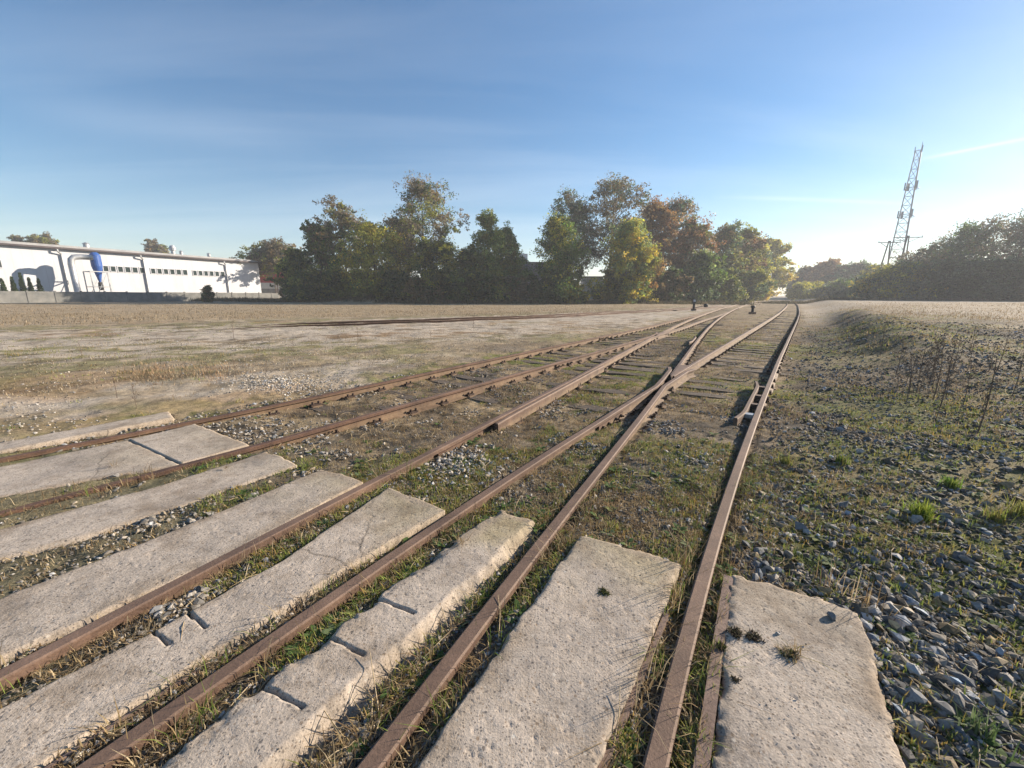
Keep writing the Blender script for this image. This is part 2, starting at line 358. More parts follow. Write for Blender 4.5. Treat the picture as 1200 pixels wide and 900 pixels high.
# ------------------------------------------------------------------ tracks: centre lines as X(Y), fitted to 1.52 m gauge
K_CE = [0.6318, -4.998, 16.817, -23.529, 9.6224]
K_DF = [0.4126, -2.7173, 9.3384, -12.9563, 4.7979]
K_AB = [-0.8077, 10.0718, -41.1831, 75.8149, -58.4014]
YS = np.concatenate([np.arange(-6, 30, 0.1), np.arange(30, 175, 0.5)])
def centre(K, lo, hi, tail):
    f = lambda y: np.polyval(K, np.log(y + 4))
    X = f(np.clip(YS, lo, hi))
    sl = (f(lo + 0.3) - f(lo)) / 0.3
    X = np.where(YS < lo, f(lo) + (YS - lo) * sl, X)
    if tail:
        ty, tx = zip(*tail); k = YS > hi
        X[k] = np.interp(YS[k], (hi,) + ty, (float(f(hi)),) + tx)
    return X
X_CE = centre(K_CE, 1.5, 50, ((60, 32.2), (90, 50.6), (115, 66.2), (130, 76.5), (145, 89), (175, 117)))
X_DF = centre(K_DF, 1.2, 40, ((60, 40.5), (72, 48.6), (90, 60.5), (110, 73.2), (130, 85), (145, 94.5), (175, 117)))
X_AB = centre(K_AB, 4.2, 22, ())
w_ = sstep(20, 46, YS); kk = YS > 22
X_AB[kk] = np.interp(YS[kk], (22, 33, 46, 175), (8.72, 15.62, 23.62, 100))
X_AB[kk] = lerp(X_AB[kk], X_CE[kk], sstep(26, 46, YS[kk]))
def smooth(X):
    Xs = X.copy(); a, b = YS < 29.9, YS >= 29.9
    for _ in range(1):
        for k, w in ((a, 4), (b, 9)):
            q = Xs[k]; pad = np.concatenate([2 * q[0] - q[1:w + 1][::-1], q, 2 * q[-1] - q[-w - 1:-1][::-1]])
            Xs[k] = np.convolve(pad, np.ones(2 * w + 1) / (2 * w + 1), 'valid')
    return Xs
X_CE, X_DF, X_AB = smooth(X_CE), smooth(X_DF), smooth(X_AB)
def off(X, d):
    """curve displaced d to the right, resampled to X(Y)"""
    h = np.arctan2(np.gradient(X), np.gradient(YS))
    return np.interp(YS, YS - d * np.sin(h), X + d * np.cos(h))
XR = {'c': off(X_CE, -0.76), 'e': off(X_CE, 0.76), 'd': off(X_DF, -0.76), 'f': off(X_DF, 0.76), 'a': off(X_AB, -0.76), 'b': off(X_AB, 0.76)}
def rx(k, y): return np.interp(y, YS, XR[k])
FAR_Y = np.array([15.0, 20.1, 23.3, 28.7, 35.8, 42.9, 60, 95, 130]); FAR_X = np.array([-18.9, -10.7, -4.9, 2.4, 8.8, 15.9, 31, 56, 84.0])
def far_off(x, y):
    # signed distance (right positive) from the far siding, which is a gentle polyline
    best = np.full(np.shape(x), 1e9)
    for i in range(len(FAR_X) - 1):
        ax, ay, bx, by = FAR_X[i], FAR_Y[i], FAR_X[i + 1], FAR_Y[i + 1]; L2 = (bx - ax) ** 2 + (by - ay) ** 2
        t = np.clip(((x - ax) * (bx - ax) + (y - ay) * (by - ay)) / L2, -2 if i == 0 else 0, 1)
        qx, qy = ax + t * (bx - ax), ay + t * (by - ay)
        d = np.hypot(x - qx, y - qy); s = np.sign((x - ax) * (by - ay) - (y - ay) * (bx - ax))
        best = np.where(d < np.abs(best), d * s, best)
    return best

# ------------------------------------------------------------------ slabs (outlines as ground points)
def ext(P, d=2.6):
    P = [tuple(map(float, p)) for p in P]; v = np.array(P[-1]) - np.array(P[-2]); v /= np.hypot(*v)
    return P + [tuple(np.array(P[-1]) + v * d)]
def gp(L): return [tuple(back(px, py)) for px, py in L]
SLABS = [   # left edge (far -> near), far edge (left -> right), right edge (far -> near)
    dict(l=[(197, 479), (0, 515)], f=[(197, 479), (203, 486)], r=[(203, 486), (0, 525)], lab='narrow concrete strip left of the leftmost rail, dusty and half buried', z=-0.03, m='slab_concrete'),
    dict(l=[(228, 494), (150, 512)], f=[(228, 494), (260, 506), (291, 518)], r=[(291, 518), (212, 540)], lab='weathered concrete slab at the far end of the row between the two leftmost rails', z=-0.026, m='slab_concrete', e=0, rough=.6),
    dict(l=[(149, 512.3), (0, 543)], f=[(149, 512.3), (180, 526), (210, 540.6)], r=[(210, 540.6), (112, 557), (0, 578)], lab='dusty concrete slab running off the left edge beside the leftmost rails', z=-0.03, m='slab_concrete', rough=.6),
    dict(l=[(311, 526), (187, 565), (0, 615)], f=[(311, 526), (330, 532), (348, 542)], r=[(348, 542), (210, 590), (100, 624), (0, 650)], lab='concrete slab with ragged right edge just right of the second rail', z=-0.024, m='slab_concrete', rough=.8),
    dict(l=[(375, 548), (200, 620), (0, 697)], f=[(375, 548), (400, 553), (425, 562)], r=[(425, 563), (250, 657), (0, 766)], lab='long pale concrete slab between the strip of gravel and the third rail', z=-0.014, m='slab_concrete', rough=.6),
    dict(l=[(455, 570), (330, 655), (180, 737), (0, 826)], f=[(455, 570), (488, 582), (521, 597)], r=[(521, 601), (405, 667), (255, 762), (45, 897)], lab='concrete slab with two short lifting slots between the third and fourth rails', z=-0.008, m='slab_concrete', rough=.7,
         g=[((205, 703), (240, 733)), ((163, 725), (198, 753))]),
    dict(l=[(587, 596), (480, 672), (395, 737), (300, 808), (180, 900)], f=[(587, 596), (610, 603), (633, 612)], r=[(632, 618), (558, 690), (478, 768), (342, 900)], lab='concrete slab with a thick crumbling right edge and a mossy far end between crossing rails', z=0.006, m='slab_concrete',
         g=[((430, 697), (485, 719)), ((388, 748), (425, 768)), ((305, 803), (355, 830))], rough=2.2),
    dict(l=[(680, 628), (585, 760), (490, 900)], f=[(680, 628), (740, 643), (799, 660)], r=[(799, 662), (760, 760), (700, 900)], lab='wide brownish concrete slab with a rusty steel strip along its right edge', z=0.008, m='slab_concrete', rough=1.0),
    dict(l=[(857, 672), (848, 760), (836, 900)], f=[(857, 672), (905, 682), (960, 698), (1003, 717)], r=[(1003, 717), (1022, 752), (1045, 830), (1063, 900)], lab='concrete slab with a rounded far corner beside the gravel, right of the last rail', z=0.0, m='slab_concrete', rough=1.5),
]
def resample(P, n):
    P = np.array(P, float); s = np.concatenate([[0], np.cumsum(np.hypot(*np.diff(P, axis=0).T))]); t = np.linspace(0, s[-1], n)
    return np.stack([np.interp(t, s, P[:, 0]), np.interp(t, s, P[:, 1])], 1)
SLAB_POLY = []
for S in SLABS:
    L, Rr, Fe = gp(S['l']), gp(S['r']), gp(S['f'])
    if S.get('e', 1): L, Rr = ext(L, S.get('e', 1) * 2.4), ext(Rr, S.get('e', 1) * 2.4)
    S['L'], S['R'], S['F'] = L, Rr, Fe
    SLAB_POLY.append(np.array(L[::-1] + Fe[1:-1] + Rr))
def in_poly(x, y, P):
    c = np.zeros(np.shape(x), bool); j = len(P) - 1
    for i in range(len(P)):
        xi, yi, xj, yj = *P[i], *P[j]
        with np.errstate(divide='ignore', invalid='ignore'):
            c ^= ((yi > y) != (yj > y)) & (x < (xj - xi) * (y - yi) / (yj - yi + 1e-12) + xi)
        j = i
    return c
def on_slab(x, y, grow=0.0):
    c = np.zeros(np.shape(x), bool)
    for P in SLAB_POLY:
        Q = P
        if grow:
            g = P.mean(0); Q = g + (P - g) * (1 + grow)
        c |= in_poly(x, y, Q)
    return c

# ------------------------------------------------------------------ ground shape and zone colours
def zones(x, y):
    yy = np.clip(y, -5, 174)
    uf = (x - rx('f', yy)) * 0.83; ua = (x - rx('a', yy)) * 0.83
    return uf, ua
def zg(x, y):
    x, y = np.asarray(x, float), np.asarray(y, float)
    r = np.hypot(x, y)
    uf, ua = zones(x, y)
    z = np.full(x.shape, -0.145)
    z = z + 0.075 * sstep(0.1, -1.2, ua) + 0.12 * sstep(20, 75, r) * sstep(-2, -12, ua)              # left field a little higher
    yq = np.clip(y, -5, 174)
    cross = sstep(6.2, 3.0, y - 0.15 * x)                                                          # the filled crossing
    z = z + 0.118 * cross * sstep(-7, -3, ua + 3) * lerp(1.0, .86, sstep(2.2, 3.2, ua))
    z = z + 0.02 * np.exp(-(ua / .5) ** 2) * sstep(12, 6, y)
    for q_ in 'abcdef':
        dq = np.abs((x - rx(q_, yq)) * .84); z = z - cross * .03 * sstep(.11, .05, dq)
    z = z - 0.016 * sstep(.3, -.2, uf) * sstep(-.4, .2, ua) * sstep(4.2, 5.2, y) * sstep(40, 20, y)
    near_ = np.nonzero((cross.ravel() > .02) & (r.ravel() < 9))[0]
    if len(near_):                         # slabs are bedded in the ground, never drowned by it
        zz_ = z.ravel().copy(); inside = on_slab(x.ravel()[near_], y.ravel()[near_]); zz_[near_[inside]] -= .075; z = zz_.reshape(z.shape)
    # right hand gravel bank and spoil ridge
    bank = sstep(0.9, 6.0, uf)
    z = z + bank * (0.10 + 0.42 * sstep(4, 14, y) + 0.35 * sstep(25, 80, r))
    ridge = np.exp(-((uf - 2.9) / 1.15) ** 2) * sstep(5, 13, y) * sstep(46, 20, y)
    z = z + 0.62 * ridge * (0.75 + 0.5 * fbm(x, y, 2.5, 3, 31))
    z = z + (fbm(x, y, 7, 3, 3) - 0.5) * 0.10 * sstep(0.5, 4, np.maximum(uf, -ua)) + (fbm(x, y, 0.7, 4, 5) - 0.5) * (0.085 - .05 * cross) + (fbm(x, y, 0.12, 3, 9) - 0.5) * 0.035 * sstep(14, 5, r)
    # earth mounds along the foot of the tree rows
    mound = np.exp(-((x + 23) / 6) ** 2 - ((y - 70) / 2.5) ** 2) * 1.0
    z = z + mound + 0.5 * sstep(70, 95, y) * sstep(-4, -20, ua) + 1.6 * sstep(180, 700, r) * fbm(x, y, 160, 2, 40)
    return z
SAND = np.array((0.42, 0.36, 0.295)); DRY = np.array((0.315, 0.245, 0.16)); DIRT = np.array((0.135, 0.104, 0.074)); GREEN = np.array((0.15, 0.165, 0.045))
GRIT = np.array((0.15, 0.142, 0.13)); DARK = np.array((0.075, 0.062, 0.046)); ORANGE = np.array((0.33, 0.19, 0.085))
def gcol(x, y):
    uf, ua = zones(x, y); r = np.hypot(x, y)
    n1, n2, n3 = fbm(x, y, 0.55, 4, 51), fbm(x, y, 2.6, 4, 61), fbm((.85 * x + .53 * y) * .35, (-.53 * x + .85 * y) * 1.7, 8, 4, 71)
    n4 = fbm(x, y, 0.22, 3, 81)
    e = lambda q: q[..., None]
    # between the rails
    c = lerp(DIRT * 1.15, DRY, e(sstep(0.30, 0.55, n1 * 0.6 + n2 * 0.4)))
    c = lerp(c, DARK * .8, e(0.9 * sstep(0.46, 0.62, n4) * sstep(0.32, 0.52, 1 - n1)))
    xing = sstep(6.2, 3.0, y - 0.15 * x)
    c = lerp(c, lerp(GRIT * .9, DIRT, e(n1)), e(.8 * xing))
    c = lerp(c, GREEN, e((1 - .75 * xing) * 0.8 * sstep(0.51, 0.60, n2 * 0.7 + n4 * 0.3) * sstep(30, 12, r)))
    c = lerp(c, lerp(DIRT, DRY, 0.65), e(0.6 * sstep(12, 30, r)))
    # left field
    L = lerp(SAND, DRY * (1.0, 1.02, 1.08), e(sstep(0.47, 0.66, n3 * 0.65 + n1 * 0.35)))
    L = lerp(L, GREEN * .95 + .02, e(0.5 * sstep(0.53, 0.64, n2 * 0.5 + n3 * 0.5) * sstep(0.35, 0.55, n1)))
    L = lerp(L, DIRT * .9, e(0.6 * sstep(0.54, 0.62, fbm((.85 * x + .53 * y) * .5, (-.53 * x + .85 * y) * 2.2, 1.6, 4, 97))))
    L = lerp(L, DIRT, e(0.55 * sstep(0.56, 0.7, n1 * 0.5 + n4 * 0.5)))
    L = lerp(L, ORANGE, e(0.3 * sstep(0.62, 0.72, fbm(x, y, 3.2, 3, 77))))
    fo = far_off(x, y)
    road = sstep(7.5, 4.5, np.abs(fo - 4.0)) * 0.8
    L = lerp(L, SAND * 1.05, e(road * sstep(0.62, 0.42, n1)))
    L = lerp(L, DRY * 1.02, e(0.8 * sstep(-3, -9, fo)))
    c = lerp(c, L, e(sstep(-0.25, -1.2, ua + (n1 - 0.5) * 1.5)))
    # right: gravel and moss close by, dry meadow beyond
    Rg = lerp(GRIT * 0.62, DARK * .95, e(sstep(0.40, 0.58, n1)))
    Rg = lerp(Rg, GREEN * .78, e(0.72 * sstep(0.475, 0.59, n2 * 0.6 + n4 * 0.4)))
    Rg = lerp(Rg, DRY * 0.8, e(0.6 * sstep(0.50, 0.64, fbm(x, y, 1.4, 3, 91))))
    meadow = sstep(5.5, 10, uf + (n2 - 0.5) * 5) * sstep(7, 16, y)
    meadow = np.maximum(meadow, sstep(22, 42, r))
    Rg = lerp(Rg, lerp(DRY, SAND, e(n3)) * 0.95, e(meadow))
    return lerp(c, Rg, e(sstep(0.05, 0.6, uf + (n1 - 0.5) * 0.6)))
def build_ground():
    th = np.concatenate([np.radians(np.arange(-76, 76, 0.25)), np.radians(np.arange(76, 284, 4))])
    rr = [0.35]
    while rr[-1] < 1550: rr.append(rr[-1] * (1.0085 if rr[-1] < 60 else 1.03))
    rr = np.array(rr); nr, nt = len(rr), len(th)
    T, Rm = np.meshgrid(th, rr)
    x, y = (Rm * np.sin(T)).ravel(), (Rm * np.cos(T)).ravel()
    V = np.stack([x, y, zg(x, y)], 1); C = gcol(x, y)
    i = np.arange(nr - 1)[:, None] * nt + np.arange(nt)[None, :]; j = np.arange(nr - 1)[:, None] * nt + (np.arange(nt)[None, :] + 1) % nt
    F = np.stack([i, i + nt, j + nt, j], -1).reshape(-1, 4)
    V = np.concatenate([V, [[0, 0, zg(0.0, 0.0)]]]); C = np.concatenate([C, C[:1]])
    k = np.arange(nt); tri = np.stack([k, (k + 1) % nt, np.full(nt, len(V) - 1)], 1)
    me = make_mesh('ground', V, [F, tri], C, True)
    tag(link_mesh('ground', me, M['earth']), kind='structure')
build_ground()

# ------------------------------------------------------------------ rails
PROF = [(-.066, -.152), (.066, -.152), (.066, -.141), (.012, -.122), (.009, -.048), (.036, -.036), (.036, -.006), (.028, 0), (-.028, 0), (-.036, -.006), (-.036, -.036), (-.009, -.048), (-.012, -.122), (-.066, -.141)]
GUARD = [(-.024, -.12), (.024, -.12), (.024, -.012), (.018, 0.006), (-.018, 0.006), (-.024, -.012)]
def sweep(pts, prof, zoff=0.0, wob=0.006, seed=0):
    P = np.array(pts, float)
    if P.shape[1] == 2: P = np.concatenate([P, np.zeros((len(P), 1))], 1)
    g = np.gradient(P[:, :2], axis=0); h = np.arctan2(g[:, 0], g[:, 1]); nx, ny = np.cos(h), -np.sin(h)
    s = np.concatenate([[0], np.cumsum(np.hypot(*np.diff(P[:, :2], axis=0).T))])
    wz = (fbm(s, s * 0 + seed, 2.2, 2, 7) - 0.5) * 2 * wob + zoff; wxx = (fbm(s, s * 0 + seed + 9, 3.0, 2, 8) - 0.5) * 2 * wob
    m = len(prof); V = np.zeros((len(P), m, 3))
    for k, (u, z) in enumerate(prof):
        V[:, k, 0] = P[:, 0] + (u + wxx) * nx; V[:, k, 1] = P[:, 1] + (u + wxx) * ny; V[:, k, 2] = P[:, 2] + z + wz
    i = np.arange(len(P) - 1)[:, None] * m + np.arange(m)[None]; j = np.arange(len(P) - 1)[:, None] * m + (np.arange(m)[None] + 1) % m
    F = np.stack([i, j, j + m, i + m], -1).reshape(-1, 4)
    caps = [np.arange(m)[None, :], (np.arange(m)[::-1] + (len(P) - 1) * m)[None, :]]
    return V.reshape(-1, 3), [F] + caps
def rail_pts(k, y0, y1, pre=(), post=()):
    ys = [y0]
    while ys[-1] < y1: ys.append(ys[-1] + max(0.12, 0.012 * abs(ys[-1])))
    ys[-1] = y1; ys = np.array(ys)
    P = [(*p,) for p in pre] + list(zip(rx(k, ys), ys)) + [(*p,) for p in post]
    return P
def rail(pts, label, group='running rails of the yard', mat='rail_rust', prof=PROF, name='rail', zoff=0.0, wob=0.006, z=None):
    P = np.array(pts, float)
    if z is not None: P = np.concatenate([P, np.asarray(z, float)[:, None]], 1)
    V, F = sweep(P, prof, zoff, wob, seed=rng.integers(99))
    o = link_mesh(name, make_mesh(name, V, F), M[mat])
    return tag(o, label, 'rail', group)
def cross_y(k1, k2, lo, hi):
    ys = np.linspace(lo, hi, 4000); d = rx(k1, ys) - rx(k2, ys); i = np.argmax(np.sign(d[1:]) != np.sign(d[:-1])); return float(ys[i])
Y_DE, Y_BC = cross_y('d', 'e', 4, 9), cross_y('b', 'c', 10, 24)
def head(k, y): return math.atan2(float(rx(k, y + .2) - rx(k, y - .2)), .4)
def frog(kl, kr, yc):
    """near parts of the two crossing rails bend into wing rails, a nose point carries on. kl comes from the left and leaves right"""
    xc = float(rx(kl, yc)); hl, hr = head(kl, yc), head(kr, yc)
    nl = (math.cos(hl), -math.sin(hl)); nr_ = (math.cos(hr), -math.sin(hr)); g = 0.105
    # left-hand incoming rail runs on beside the rail that leaves to the left
    dr = (math.sin(hr), math.cos(hr)); dl = (math.sin(hl), math.cos(hl))
    wl_ = [(xc - g * nr_[0] + t * dr[0], yc - g * nr_[1] + t * dr[1]) for t in (-0.15, 0.35, 0.8)]
    wl_.append((xc - (g + .06) * nr_[0] + 1.15 * dr[0], yc - (g + .06) * nr_[1] + 1.15 * dr[1]))
    wr_ = [(xc + g * nl[0] + t * dl[0], yc + g * nl[1] + t * dl[1]) for t in (-0.15, 0.35, 0.8)]
    wr_.append((xc + (g + .06) * nl[0] + 1.15 * dl[0], yc + (g + .06) * nl[1] + 1.15 * dl[1]))
    return wl_, wr_
wl1, wr1 = frog('d', 'e', Y_DE)
wl2, wr2 = frog('b', 'c', Y_BC)
def sunk(P, y0, y1, d0, d1=0.0): return [lerp(-d0, -d1, float(sstep(y0, y1, p[1]))) for p in P]
P_ = rail_pts('a', -1.0, 44); rail(P_, 'leftmost rail of the yard tracks, sunk in dirt at its near end', mat='rail_rust_dark', z=sunk(P_, 5, 9, .034, .012))
P_ = rail_pts('b', -2.0, Y_BC - 1.1, post=wl2); rail(P_, 'second rail from the left, rising out of the slabs towards the far frog', mat='rail_rust_dark', z=sunk(P_, 3.2, 6, .022))
rail(rail_pts('c', -2.5, Y_BC - 1.1, post=wr2), 'third rail from the left, straight rusty rail running past a flat-ended guard rail')
rail(rail_pts('d', -3.0, Y_DE - 0.75, post=wl1), 'fourth rail from the left, bent into a wing rail at the near frog')
rail(rail_pts('e', -3.0, Y_DE - 0.75, post=wr1), 'fifth rail from the left, sunk between two slabs before the near frog')
rail(rail_pts('f', -3.0, 168), 'rightmost rail, long rusty curve beside the gravel bank')
rail(rail_pts('e', Y_DE + 0.20, 168), 'rail leaving the near frog to the left and curving up the yard')
rail(rail_pts('d', Y_DE + 0.12, 168), 'rail leaving the near frog to the right, inner rail of the right-hand track')
rail(rail_pts('c', Y_BC + 0.2, 168), 'rail leaving the far frog to the left, outer rail of the far left track')
rail(rail_pts('b', Y_BC + 0.12, 45), 'short closing rail leaving the far frog to the right')
# check rails opposite the frogs
def check(k, y0, y1, side, label, gap=0.075, flare=0.05):
    ys = np.arange(y0, y1, 0.1); h = np.array([head(k, q) for q in ys]); t = np.linspace(0, 1, len(ys))
    d = side * (0.036 + gap + 0.03 + flare * (np.clip(1 - t / .18, 0, 1) ** 1.5 + np.clip(1 - (1 - t) / .18, 0, 1) ** 1.5))
    pts = np.stack([rx(k, ys) + d * np.cos(h), ys - d * np.sin(h)], 1)
    o = rail(pts, label, 'guard rails of the frogs', 'rail_rust', GUARD, 'guard_rail', wob=0.002)
    return o, pts
check('c', 4.55, 8.6, 1, 'guard rail with a square end lying against the right of the third rail', gap=0.03, flare=0.02)
go, gpts = check('f', 4.65, 6.9, -1, 'flared guard rail bolted inside the rightmost rail with open spacers', gap=0.075, flare=0.055)
for i in np.linspace(3, len(gpts) - 4, 4).astype(int):
    sp = MB()
    h = head('f', gpts[i][1]); c = (float(gpts[i][0]) + 0.07 * math.cos(h), float(gpts[i][1]) - 0.07 * math.sin(h), -0.035)
    sp.box(c, (0.11, 0.10, 0.05), -h); sp.build('spacer_block', M['galvanised' if i < 6 else 'rail_rust'], go)
check('e', Y_BC - 2.6, Y_BC - 0.4, -1, 'short guard rail stub on the left of the curved rail ahead of the far frog', gap=0.06, flare=0.07)
for yc, kl, kr, wh in ((Y_DE, 'd', 'e', 'pointed steel frog nose where the near rails cross'), (Y_BC, 'b', 'c', 'pointed steel frog nose where the far rails cross')):
    f_ = MB(); hm = (head(kl, yc) + head(kr, yc)) / 2; x0 = float(rx(kl, yc)); a = Vector((x0 + .05 * math.sin(hm), yc + .05 * math.cos(hm), 0)); 
    yb = yc + 1.3; p1 = Vector((float(rx(kr, yb)), yb, 0)); p2 = Vector((float(rx(kl, yb)), yb, 0))
    V = []
    for z in (-.13, .004):
        V += [(a.x - .012, a.y, z), (a.x + .012, a.y, z), (p2.x, p2.y, z), (p1.x, p1.y, z)]
    f_.add(V, [(3, 2, 1, 0), (4, 5, 6, 7), (0, 1, 5, 4), (1, 2, 6, 5), (2, 3, 7, 6), (3, 0, 4, 7)])
    tag(f_.build('frog_nose', M['rail_rust']), wh, 'rail frog', 'frogs of the turnouts')
# fishplates: bolted joint bars where rail lengths meet
def fish(k, y, side, label):
    t = empty('fishplate', (float(rx(k, y)), y, 0), -head(k, y))
    b = MB(); b.box((side * 0.028, 0, -.082), (0.03, 0.8, 0.075)); b.build('joint_bar', M['rail_rust_dark'], t)
    for q in (-.3, -.12, .12, .3):
        n_ = MB(); n_.lathe((0, 0, 0), [(.02, 0), (.02, .028), (.011, .03), (.011, .055)], 6)
        o = n_.build('bolt', M['bolt_rust'], t); o.location = (side * 0.043, q, -.082); o.rotation_euler = (0, side * math.pi / 2, 0)
    tag(t, label, 'fishplate', 'bolted rail joints')
fish('c', 4.05, 1, 'bolted joint bar on the third rail just before the square guard rail end')
fish('d', 4.9, 1, 'bolted joint bar on the fourth rail short of the near frog')
fish('b', 9.2, 1, 'bolted joint bar on the second rail beside the gravel patch')
fish('a', 15.2, 1, 'bolted joint bar on the leftmost rail beside a dark lump')
# far siding in the left field, sunk in sand
for d, lab in ((-.76, 'far rail of the sunken siding across the sandy field'), (.76, 'near rail of the sunken siding across the sandy field')):
    s = np.concatenate([[0], np.cumsum(np.hypot(np.diff(FAR_X), np.diff(FAR_Y)))]); t = np.linspace(0, s[-1], 200)
    X, Y = np.interp(t, s, FAR_X), np.interp(t, s, FAR_Y)
    for _ in range(3):
        X[4:-4] = np.convolve(X, np.ones(9) / 9, 'valid'); Y[4:-4] = np.convolve(Y, np.ones(9) / 9, 'valid')
    h = np.arctan2(np.gradient(X), np.gradient(Y)); X, Y = X + d * np.cos(h), Y - d * np.sin(h)
    lift = zg(X, Y) + lerp(-0.02, 0.14, sstep(5, 13, t)) * .8
    rail(np.stack([X, Y], 1), lab, 'rails of the far siding', 'rail_rust_dark', z=lift, wob=0.01)

# ------------------------------------------------------------------ sleepers with chairs and screws
ch = MB(); ch.box((0, 0, -.146), (0.30, 0.15, 0.016))
chair_me = ch.mesh('rail_chair'); chair_me.materials.append(M['rail_rust_dark'])
scr = MB()
for w in (-.045, .045): scr.lathe((.095, w, -.139), [(.022, 0), (.022, .024), (.016, .026), (.016, .06)], 6)
scr.box((.084, 0, -.124), (.06, .15, .022))
screw_me = scr.mesh('rail_clip'); screw_me.materials.append(M['bolt_rust'])
def sleeper_mesh(L, seed):
    rn = np.random.default_rng(seed); n = 12; V = []; F = []
    for i in range(n + 1):
        x = -L / 2 + L * i / n
        for (u, z) in ((-.125, -.16), (-.118, .0), (.118, .0), (.125, -.16)):
            V.append((x + rn.normal() * .006, u + rn.normal() * .005, z + rn.normal() * .006 - (0.012 if i in (0, n) else 0)))
    for i in range(n):
        for k in range(4): F.append((i * 4 + k, i * 4 + (k + 1) % 4, i * 4 + 4 + (k + 1) % 4, i * 4 + 4 + k))
    F += [(0, 1, 2, 3), (n * 4 + 3, n * 4 + 2, n * 4 + 1, n * 4)]
    return MB().add(V, F).mesh('sleeper')
SL = {}
def sleeper(x, y, rz, L, rails_off, label, group, top=-.154):
    Lk = round(L * 4) / 4; sd = int(rng.integers(3))
    if (Lk, sd) not in SL:
        SL[(Lk, sd)] = sleeper_mesh(Lk, sd + 1); SL[(Lk, sd)].materials.append(M['timber'])
    o = link_mesh('sleeper', SL[(Lk, sd)]); o.location = (x, y, top); o.rotation_euler = (rng.normal() * .01, rng.normal() * .006, rz)
    tag(o, label, 'railway sleeper', group)
    for d in rails_off:
        if abs(d) < L / 2 - .05:
            c = link_mesh('rail_chair', chair_me, parent=o); c.location = (d, 0, -top); 
            for sd_ in (0, 1):
                s = link_mesh('rail_clip', screw_me, parent=c); s.rotation_euler = (0, 0, sd_ * math.pi)
def lay(X, y0, y1, ks, label, group, extra=(0.55, 0.55), step=0.6):
    y = y0
    while y < y1:
        x = float(np.interp(y, YS, X)); h = math.atan2(float(np.interp(y + .3, YS, X) - np.interp(y - .3, YS, X)), .6)
        offs = []
        for k in ks:                       # where the sleeper's axis meets each rail
            yy = y
            for _ in range(4): d = (float(rx(k, yy)) - x) / math.cos(h); yy = y - d * math.sin(h)
            offs.append(d)
        lo, hi = min(offs) - extra[0] + rng.normal() * .04, max(offs) + extra[1] + rng.normal() * .04
        m_ = (lo + hi) / 2
        sleeper(x + m_ * math.cos(h), y - m_ * math.sin(h), -h + rng.normal() * .012, hi - lo, [o_ - m_ for o_ in offs], label, group)
        y += step * math.cos(h) * (1 + rng.normal() * .03)
X_MID = (X_CE + X_DF) / 2
lay(X_MID, 3.35, 8.6, 'cdef', 'long weathered timber under all four rails around the near frog, half buried', 'long timbers of the near turnout')
lay(X_CE, 9.0, 12.8, 'ce', 'half-buried wooden sleeper of the middle track just beyond the near frog', 'sleepers of the middle track')
lay((X_CE + X_AB) / 2, 13.2, 34, 'abce', 'long weathered timber under the merging left tracks around the far frog', 'long timbers of the far turnout', step=.62)
lay(X_CE, 34.5, 55, 'ce', 'distant half-buried sleeper of the left track past the far switch', 'sleepers of the far left track', step=.65)
lay(X_DF, 9.0, 45, 'df', 'half-buried wooden sleeper of the right-hand track beyond the near frog', 'sleepers of the right-hand track', step=.62)
lay(X_AB, 4.9, 12.9, 'ab', 'half-buried wooden sleeper between the two leftmost rails', 'sleepers of the left track')

